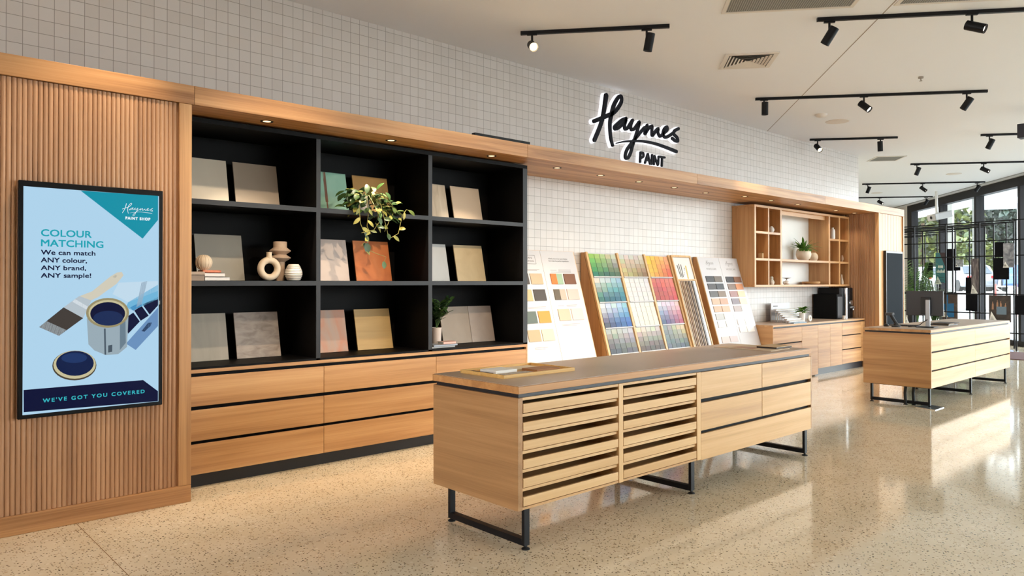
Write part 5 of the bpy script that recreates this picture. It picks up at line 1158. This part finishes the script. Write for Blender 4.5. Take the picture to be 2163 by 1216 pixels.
# teal poster
t = thing('teal_poster', 'teal poster with a white two-line heading hanging behind the computer monitor', 'poster', (FR[6][0], FR[6][1], 1.5))
pa, pb = [[0.509,1.497],[0.226,2.32]]
sheet(6, rect(pa, pb), .04, .006).done('poster_sheet', plain('teal_poster_ink', (66, 124, 134), .5), t)
m = MB(); e = FR[6]
flip = -1 if pa[0] > pb[0] else 1
wsp = abs(pb[0]-pa[0]); oz = pb[1]-.42
def pline(mm_, f0, f1, z, h): sheet(6, [(pa[0]+flip*wsp*f0, z), (pa[0]+flip*wsp*f1, z), (pa[0]+flip*wsp*f1, z+h), (pa[0]+flip*wsp*f0, z+h)], .0415, .001, 0, mm_)
for q0 in range(4): pline(m, .25+q0*.12, .34+q0*.12, oz, .07)
for q0 in range(8): pline(m, .12+q0*.096, .19+q0*.096, oz-.13, .06 + .03*(q0 % 3 == 1))
m.done('printed_heading', PAPER, t)
m = MB()
for q0 in (.26, .33, .40): pline(m, .15, .80, oz-q0, .012)
m.done('lettering', plain('print_70', (70, 66, 66), .6), t)
m = MB(); sheet(6, [(pb[0], pb[1]), (pb[0], pb[1]-.45), (pb[0]-flip*wsp*.62, pb[1])], .0425, .001, 0, m); m.done('dark_corner', plain('maroon_ink', (72, 50, 56), .5), t)
card(6, [[0.497,1.46],[0.437,1.674],[0.33,1.46]], 'white triangular card at the foot of the teal poster', .08)
PHG = mottled('grey_photo', [(70, 70, 74), (150, 152, 158), (200, 204, 210)], 9); PHB = mottled('bark_photo', [(48, 42, 52), (96, 86, 88), (170, 160, 154)], 6, (3, 3, .6)); PHC = mottled('crowd_photo', [(52, 60, 74), (130, 132, 140), (190, 190, 196)], 8)
board(3, [[0.86,1.89],[0.681,2.071]], 'grey photo panel next to the tall black board', PHG, .04, 'photo_board', 'photo panel')
card(3, [[0.855,1.889],[0.834,1.985],[0.781,1.888]], 'tiny white triangular card on the grey photo panel', .06)
board(1, [[0.9,1.244],[0.712,2.071]], 'tall dark tree bark photo panel hanging mid window', PHB, .045, 'photo_board', 'photo panel')
card(1, [[0.897,1.232],[0.861,1.455],[0.73,1.234]], 'white triangular card at the foot of the bark photo panel')
board(0, [[0.227,1.833],[0.005,2.371]], 'photo panel of standing figures near the right edge', PHC, .06, 'photo_board', 'photo panel')
card(0, [[0.224,1.833],[0.179,1.964],[0.098,1.831]], 'white triangular card on the photo panel of standing figures', .085)
# brown photo with blue bag
t = thing('bag_photo_board', 'brown photo panel picturing a blue shopping bag, right of the monitor', 'photo panel', (FR[2][0], FR[2][1], 1.0))
sheet(2, rect(*[[1.439,0.602],[1.08,1.212]]), .03, .018).done('panel', mottled('brown_photo', [(44, 36, 36), (78, 62, 54), (102, 84, 72)], 5), t)
m = MB(); sheet(2, [[1.437,0.979],[1.162,0.998],[1.159,0.659],[1.289,0.654],[1.378,0.781]], .034, .002, 0, m)
sheet(2, [[1.332,0.988],[1.328,1.204],[1.301,1.204],[1.299,0.989]], .034, .002, 0, m); m.done('picture_of_bag', plain('blue_bag_ink', (22, 106, 160), .5), t)
card(2, [[1.431,0.664],[1.392,0.857],[1.282,0.659]], 'white triangular card in front of the blue bag photo')
# dark interior photo
t = thing('dark_photo_board', 'large dark photo panel with figures above a lit tablet, standing behind the counter end', 'photo panel', (FR[0][0], FR[0][1], .9))
sheet(0, rect(*[[0.537,0.623],[0.089,1.219]]), .04, .018).done('panel', mottled('dark_photo', [(30, 25, 24), (56, 46, 42), (74, 62, 56)], 5), t)
m = MB(); 
for q in [[[0.478,0.898],[0.472,1.018],[0.462,1.046],[0.464,1.074],[0.448,1.074],[0.451,1.046],[0.438,1.019],[0.437,0.9]],[[0.384,0.901],[0.378,1.048],[0.367,1.076],[0.37,1.104],[0.354,1.104],[0.357,1.076],[0.344,1.049],[0.343,0.903]],[[0.313,0.903],[0.307,1.029],[0.297,1.057],[0.299,1.084],[0.284,1.085],[0.287,1.057],[0.274,1.029],[0.272,0.905]],[[0.218,0.906],[0.212,0.989],[0.202,1.017],[0.204,1.045],[0.189,1.045],[0.192,1.017],[0.18,0.99],[0.177,0.907]]]: sheet(0, q, .0435, .002, 0, m)
m.done('picture_of_figures', plain('skin_print', (172, 128, 100), .6), t)
m = MB(); sheet(0, rect(*[[0.38,0.79],[0.176,0.965]]), .0437, .002, 0, m); m.done('picture_of_tablet', plain('tablet_print', (104, 124, 142), .5), t)
card(0, [[0.507,0.631],[0.467,0.854],[0.339,0.631]], 'white triangular card in front of the dark photo panel', .09)
card(7, [[0.926,0.29],[0.878,0.496],[0.785,0.297]], 'white triangular card just below the left of the monitor')
# entry mat
tag(MB().prism([(*WV(-.10, -.22)[:2], 0), (*WV(-1.75, -1.02)[:2], 0), (*WV(-2.4, -.35)[:2], 0), (*WV(-.75, .45)[:2], 0)], (0, 0, .012)).done('entry_mat', plain('maroon_mat', (84, 44, 38), .9)), 'dark maroon entry mat at the right edge beyond the counter', 'mat')
# indoor palms by the window
def palm(px, h, n, seed, label, mat):
    t = thing('potted_palm', label, 'potted plant', (px[0], px[1], 0))
    MB().lathe([(0, 0), (.14, 0), (.19, .32), (.20, .34), (.17, .34), (.16, .28), (0, .28)], 24).done('pot', plain('charcoal_pot', (60, 60, 62), .6), t, local=True)
    m = MB(); s_ = MB(); rg = random.Random(seed)
    for k in range(n):
        a = rg.uniform(0, 6.283); L = h*rg.uniform(.6, 1); out = rg.uniform(.1, .45)
        pts = [Vector((math.cos(a)*out*(i/8)**1.6, math.sin(a)*out*(i/8)**1.6, .28 + (L-.28)*(i/8) - .25*out*(i/8)**3)) for i in range(9)]
        s_.tube(pts, .007, 5)
        for i in range(3, 9):
            for f in (0, .33, .66):
                if i == 8 and f: continue
                q = pts[i].lerp(pts[min(8, i+1)], f)
                for sd in (-1, 1): m.leaf(q, Vector((-math.sin(a)*sd + math.cos(a)*.5, math.cos(a)*sd + math.sin(a)*.5, .25)), .26, .036, (0, 0, 1), .5)
    m.done('fronds', mat, t, local=True); s_.done('stem', plain('green_stem', (70, 96, 44), .6), t, local=True)
palm([21.593,7.358,0.82], 2.3, 20, 4, 'tall indoor palm with feathery fronds at the left of the windows', LEAF_G)
palm([20.398,6.554,0.867], 1.7, 16, 8, 'shorter broad palm behind the computer monitor', LEAF_D)

# ------------------------------------------------------------------ outdoors
gm = MB()
def gq(v0, z0, v1, z1): gm.poly([WV(-60, v0, z0), WV(110, v0, z0), WV(110, v1, z1), WV(-60, v1, z1)])
gq(.98, -.02, 12.5, -.02); gq(12.5, -.02, 13.2, 1.02); gq(13.2, 1.02, 120, 1.02)
o = struct(gm.done('ground', plain('pale_paving', (150, 148, 144), .8, vary=.06, vscale=2), recalc=False))
m = MB(); m.prism([WV(-60, 12.1, -.02), WV(110, 12.1, -.02), WV(110, 12.4, -.02), WV(-60, 12.4, -.02)], (0, 0, 1.06)); tag(m.done('low_white_wall', plain('white_render', (232, 232, 230), .7)), 'low white rendered wall between the paving and the street outside', 'wall')
m = MB(); m.prism([WV(-28, 1.15, 4.06), WV(30, 1.15, 4.06), WV(30, 3.2, 4.06), WV(-28, 3.2, 4.06)], (0, 0, .3)); tag(m.done('outdoor_canopy', plain('white_soffit', (240, 240, 240), .7)), 'white canopy soffit projecting outside above the windows', 'canopy')
def post(px, D, w_, label):
    p = px; m = MB(); m.box(p[0]-w_/2, p[0]+w_/2, p[1]-w_/2, p[1]+w_/2, -.02, 4.06); tag(m.done('outdoor_column', plain('white_render', (232, 232, 230), .7)), label, 'column', 'white columns outside the windows')
post([26.701,8.099,1.451], 24, .17, 'white outdoor column left, behind the black board beside the teal poster')
post([24.448,6.772,1.455], 21.5, .11, 'white outdoor column right, close to the dark window mullion')
def car(p, rot, rgb, label):
    t = thing('parked_car', label, 'car', (p[0], p[1], 1.02), (0, 0, rot), 'cars parked in the street outside')
    paint = plain('car_paint_%d_%d_%d' % rgb, rgb, .25, .3)
    prof = [(-2.1, .35), (-2.15, .62), (-2.05, .88), (-1.75, .95), (-1.25, 1.40), (-.9, 1.46), (.25, 1.44), (.95, 1.0), (1.75, .86), (2.1, .70), (2.15, .38), (2.0, .25), (-2.0, .25)]
    MB().prism([(x, -.85, z) for x, z in prof], (0, 1.7, 0)).done('body', paint, t, local=True, bevel=.06)
    gl = plain('car_glass', (40, 48, 56), .1)
    for y0 in (-.856, .852): MB().prism([(x, y0, z) for x, z in ((-1.45, 1.0), (-1.15, 1.36), (.2, 1.36), (.78, 1.02))], (0, .004, 0)).done('side_window', gl, t, local=True)
    MB().prism([(-1.80, -.7, .98), (-1.80, .7, .98), (-1.32, .62, 1.38), (-1.32, -.62, 1.38)], (-.02, 0, .01)).done('rear_window', gl, t, local=True)
    for y0 in (-.7, .5): B(-2.17, -2.08, y0, y0+.2, .72, .86).done('tail_light', plain('red_lamp', (190, 30, 26), .3), t, local=True)
    for x in (-1.3, 1.3):
        for y0 in (-.87, .65): MB().cyl((x, y0, .32), (x, y0+.22, .32), .32, 20).done('wheel', RUBBER, t, local=True)
car([47.245,13.703,1.09], R(40), (150, 154, 160), 'silver parked car with red tail lights, in the middle of the windows')
car([51.115,16.938,1.224], R(40), (214, 216, 218), 'white parked car glimpsed beyond the palms')
car([47.185,11.046,1.107], R(200), (74, 100, 150), 'blue parked car at the right edge of the windows')
car([62.042,16.427,1.179], R(30), (60, 92, 160), 'bright blue parked car half hidden by the central mullion')
def tree(p, h, r, n, mat, seed, label, sz=.5, low=.3):
    t = thing('street_tree', label, 'tree', (p[0], p[1], 1.02), group='trees along the street outside')
    rg = random.Random(seed); m = MB()
    MB().tube([(0, 0, 0), (.1, .05, h*.3), (0, 0, h*.7)], [.28*r/4, .2*r/4, .08], 9).done('trunk', BARK, t, local=True)
    for k in range(n):
        a = rg.uniform(0, 6.283); cz = rg.uniform(-1, 1); q = (1-cz*cz)**.5; rr = r*rg.uniform(.55, 1)**.5*(1+.18*math.sin(3*a+seed)+.12*math.sin(5*cz+seed))
        c = Vector((math.cos(a)*q*rr, math.sin(a)*q*rr, h*(1+low)/2 + cz*h*(1-low)/2*rg.uniform(.8, 1)))
        d = Vector((rg.uniform(-1, 1), rg.uniform(-1, 1), rg.uniform(-.8, .6)))
        m.leaf(c, d, sz*rg.uniform(.9, 1.6), sz*.85, (rg.uniform(-1, 1), rg.uniform(-1, 1), 1), .3, n=2)
    m.done('crown', mat, t, local=True, recalc=False)
for k, (px, h, r, n, mat, lab, sz, low) in enumerate((
 ([58.599,19.576,1.39], 8.6, 3.2, 1500, TREE_Y, 'sunlit pale green tree at the left window pane', .42, .2),
 ([70.686,20.715,1.369], 11.0, 4.3, 2600, TREE_D, 'big dense dark tree behind the second window pane', .5, .14),
 ([86.18,20.092,1.344], 13.5, 4.9, 2800, TREE_D, 'tall dark tree nearest the right picture edge', .55, .12),
 ([96.945,25.152,1.323], 11, 5.0, 2600, TREE_D, 'dense dark tree behind the pale roof in the third pane', .55, .08),
 ([113.621,35.648,1.289], 11, 5.4, 2400, TREE_D, 'dark tree behind the teal poster', .6, .08),
 ([55.104,15.319,1.399], 3.6, 1.7, 900, TREE_Y, 'low yellow-green shrub tree beside the window mullion', .34, .12),
 ([116.482,24.896,1.29], 15, 5.6, 2200, TREE_D, 'dark tree cut off by the right window edge', .6, .08))): tree(px, h, r, n, mat, k+31, lab, sz, low)
hx = [49.951,12.578,1.409]
t = thing('pale_house', 'small pale gabled shelter showing through the third window pane', 'shelter', (hx[0], hx[1], 1.02), (0, 0, R(20)))
t.name = 'pale_shelter'
for x in (-1.5, 1.5):
    for y in (-1.1, 1.1): MB().cyl((x, y, 0), (x, y, 4.9), .07, 10).done('post', plain('white_render', (232, 232, 230), .7), t, local=True)
MB().prism([(-1.9, -1.5, 4.9), (-1.9, 1.5, 4.9), (-1.9, 0, 5.9)], (3.8, 0, 0)).done('roof', plain('pale_blue_roof', (206, 214, 222), .5), t, local=True)
bp_ = [38.539,9.469,1.176]
t = thing('street_barrier', 'red and white street barrier standing on the paving outside', 'barrier', (bp_[0], bp_[1], -.02), (0, 0, R(-45)))
for x in (-.45, .45):
    m = MB(); m.cyl((x, 0, 0), (x, 0, 1.45), .035, 10); m.done('post', plain('barrier_red', (206, 70, 62), .5), t, local=True)
m = MB(); m.cyl((-.45, 0, 1.35), (.45, 0, 1.35), .03, 8); m.cyl((-.45, 0, 1.3), (.40, 0, .75), .03, 8); m.cyl((.45, 0, 1.3), (-.40, 0, .75), .03, 8); m.done('rails', PAPER, t, local=True)
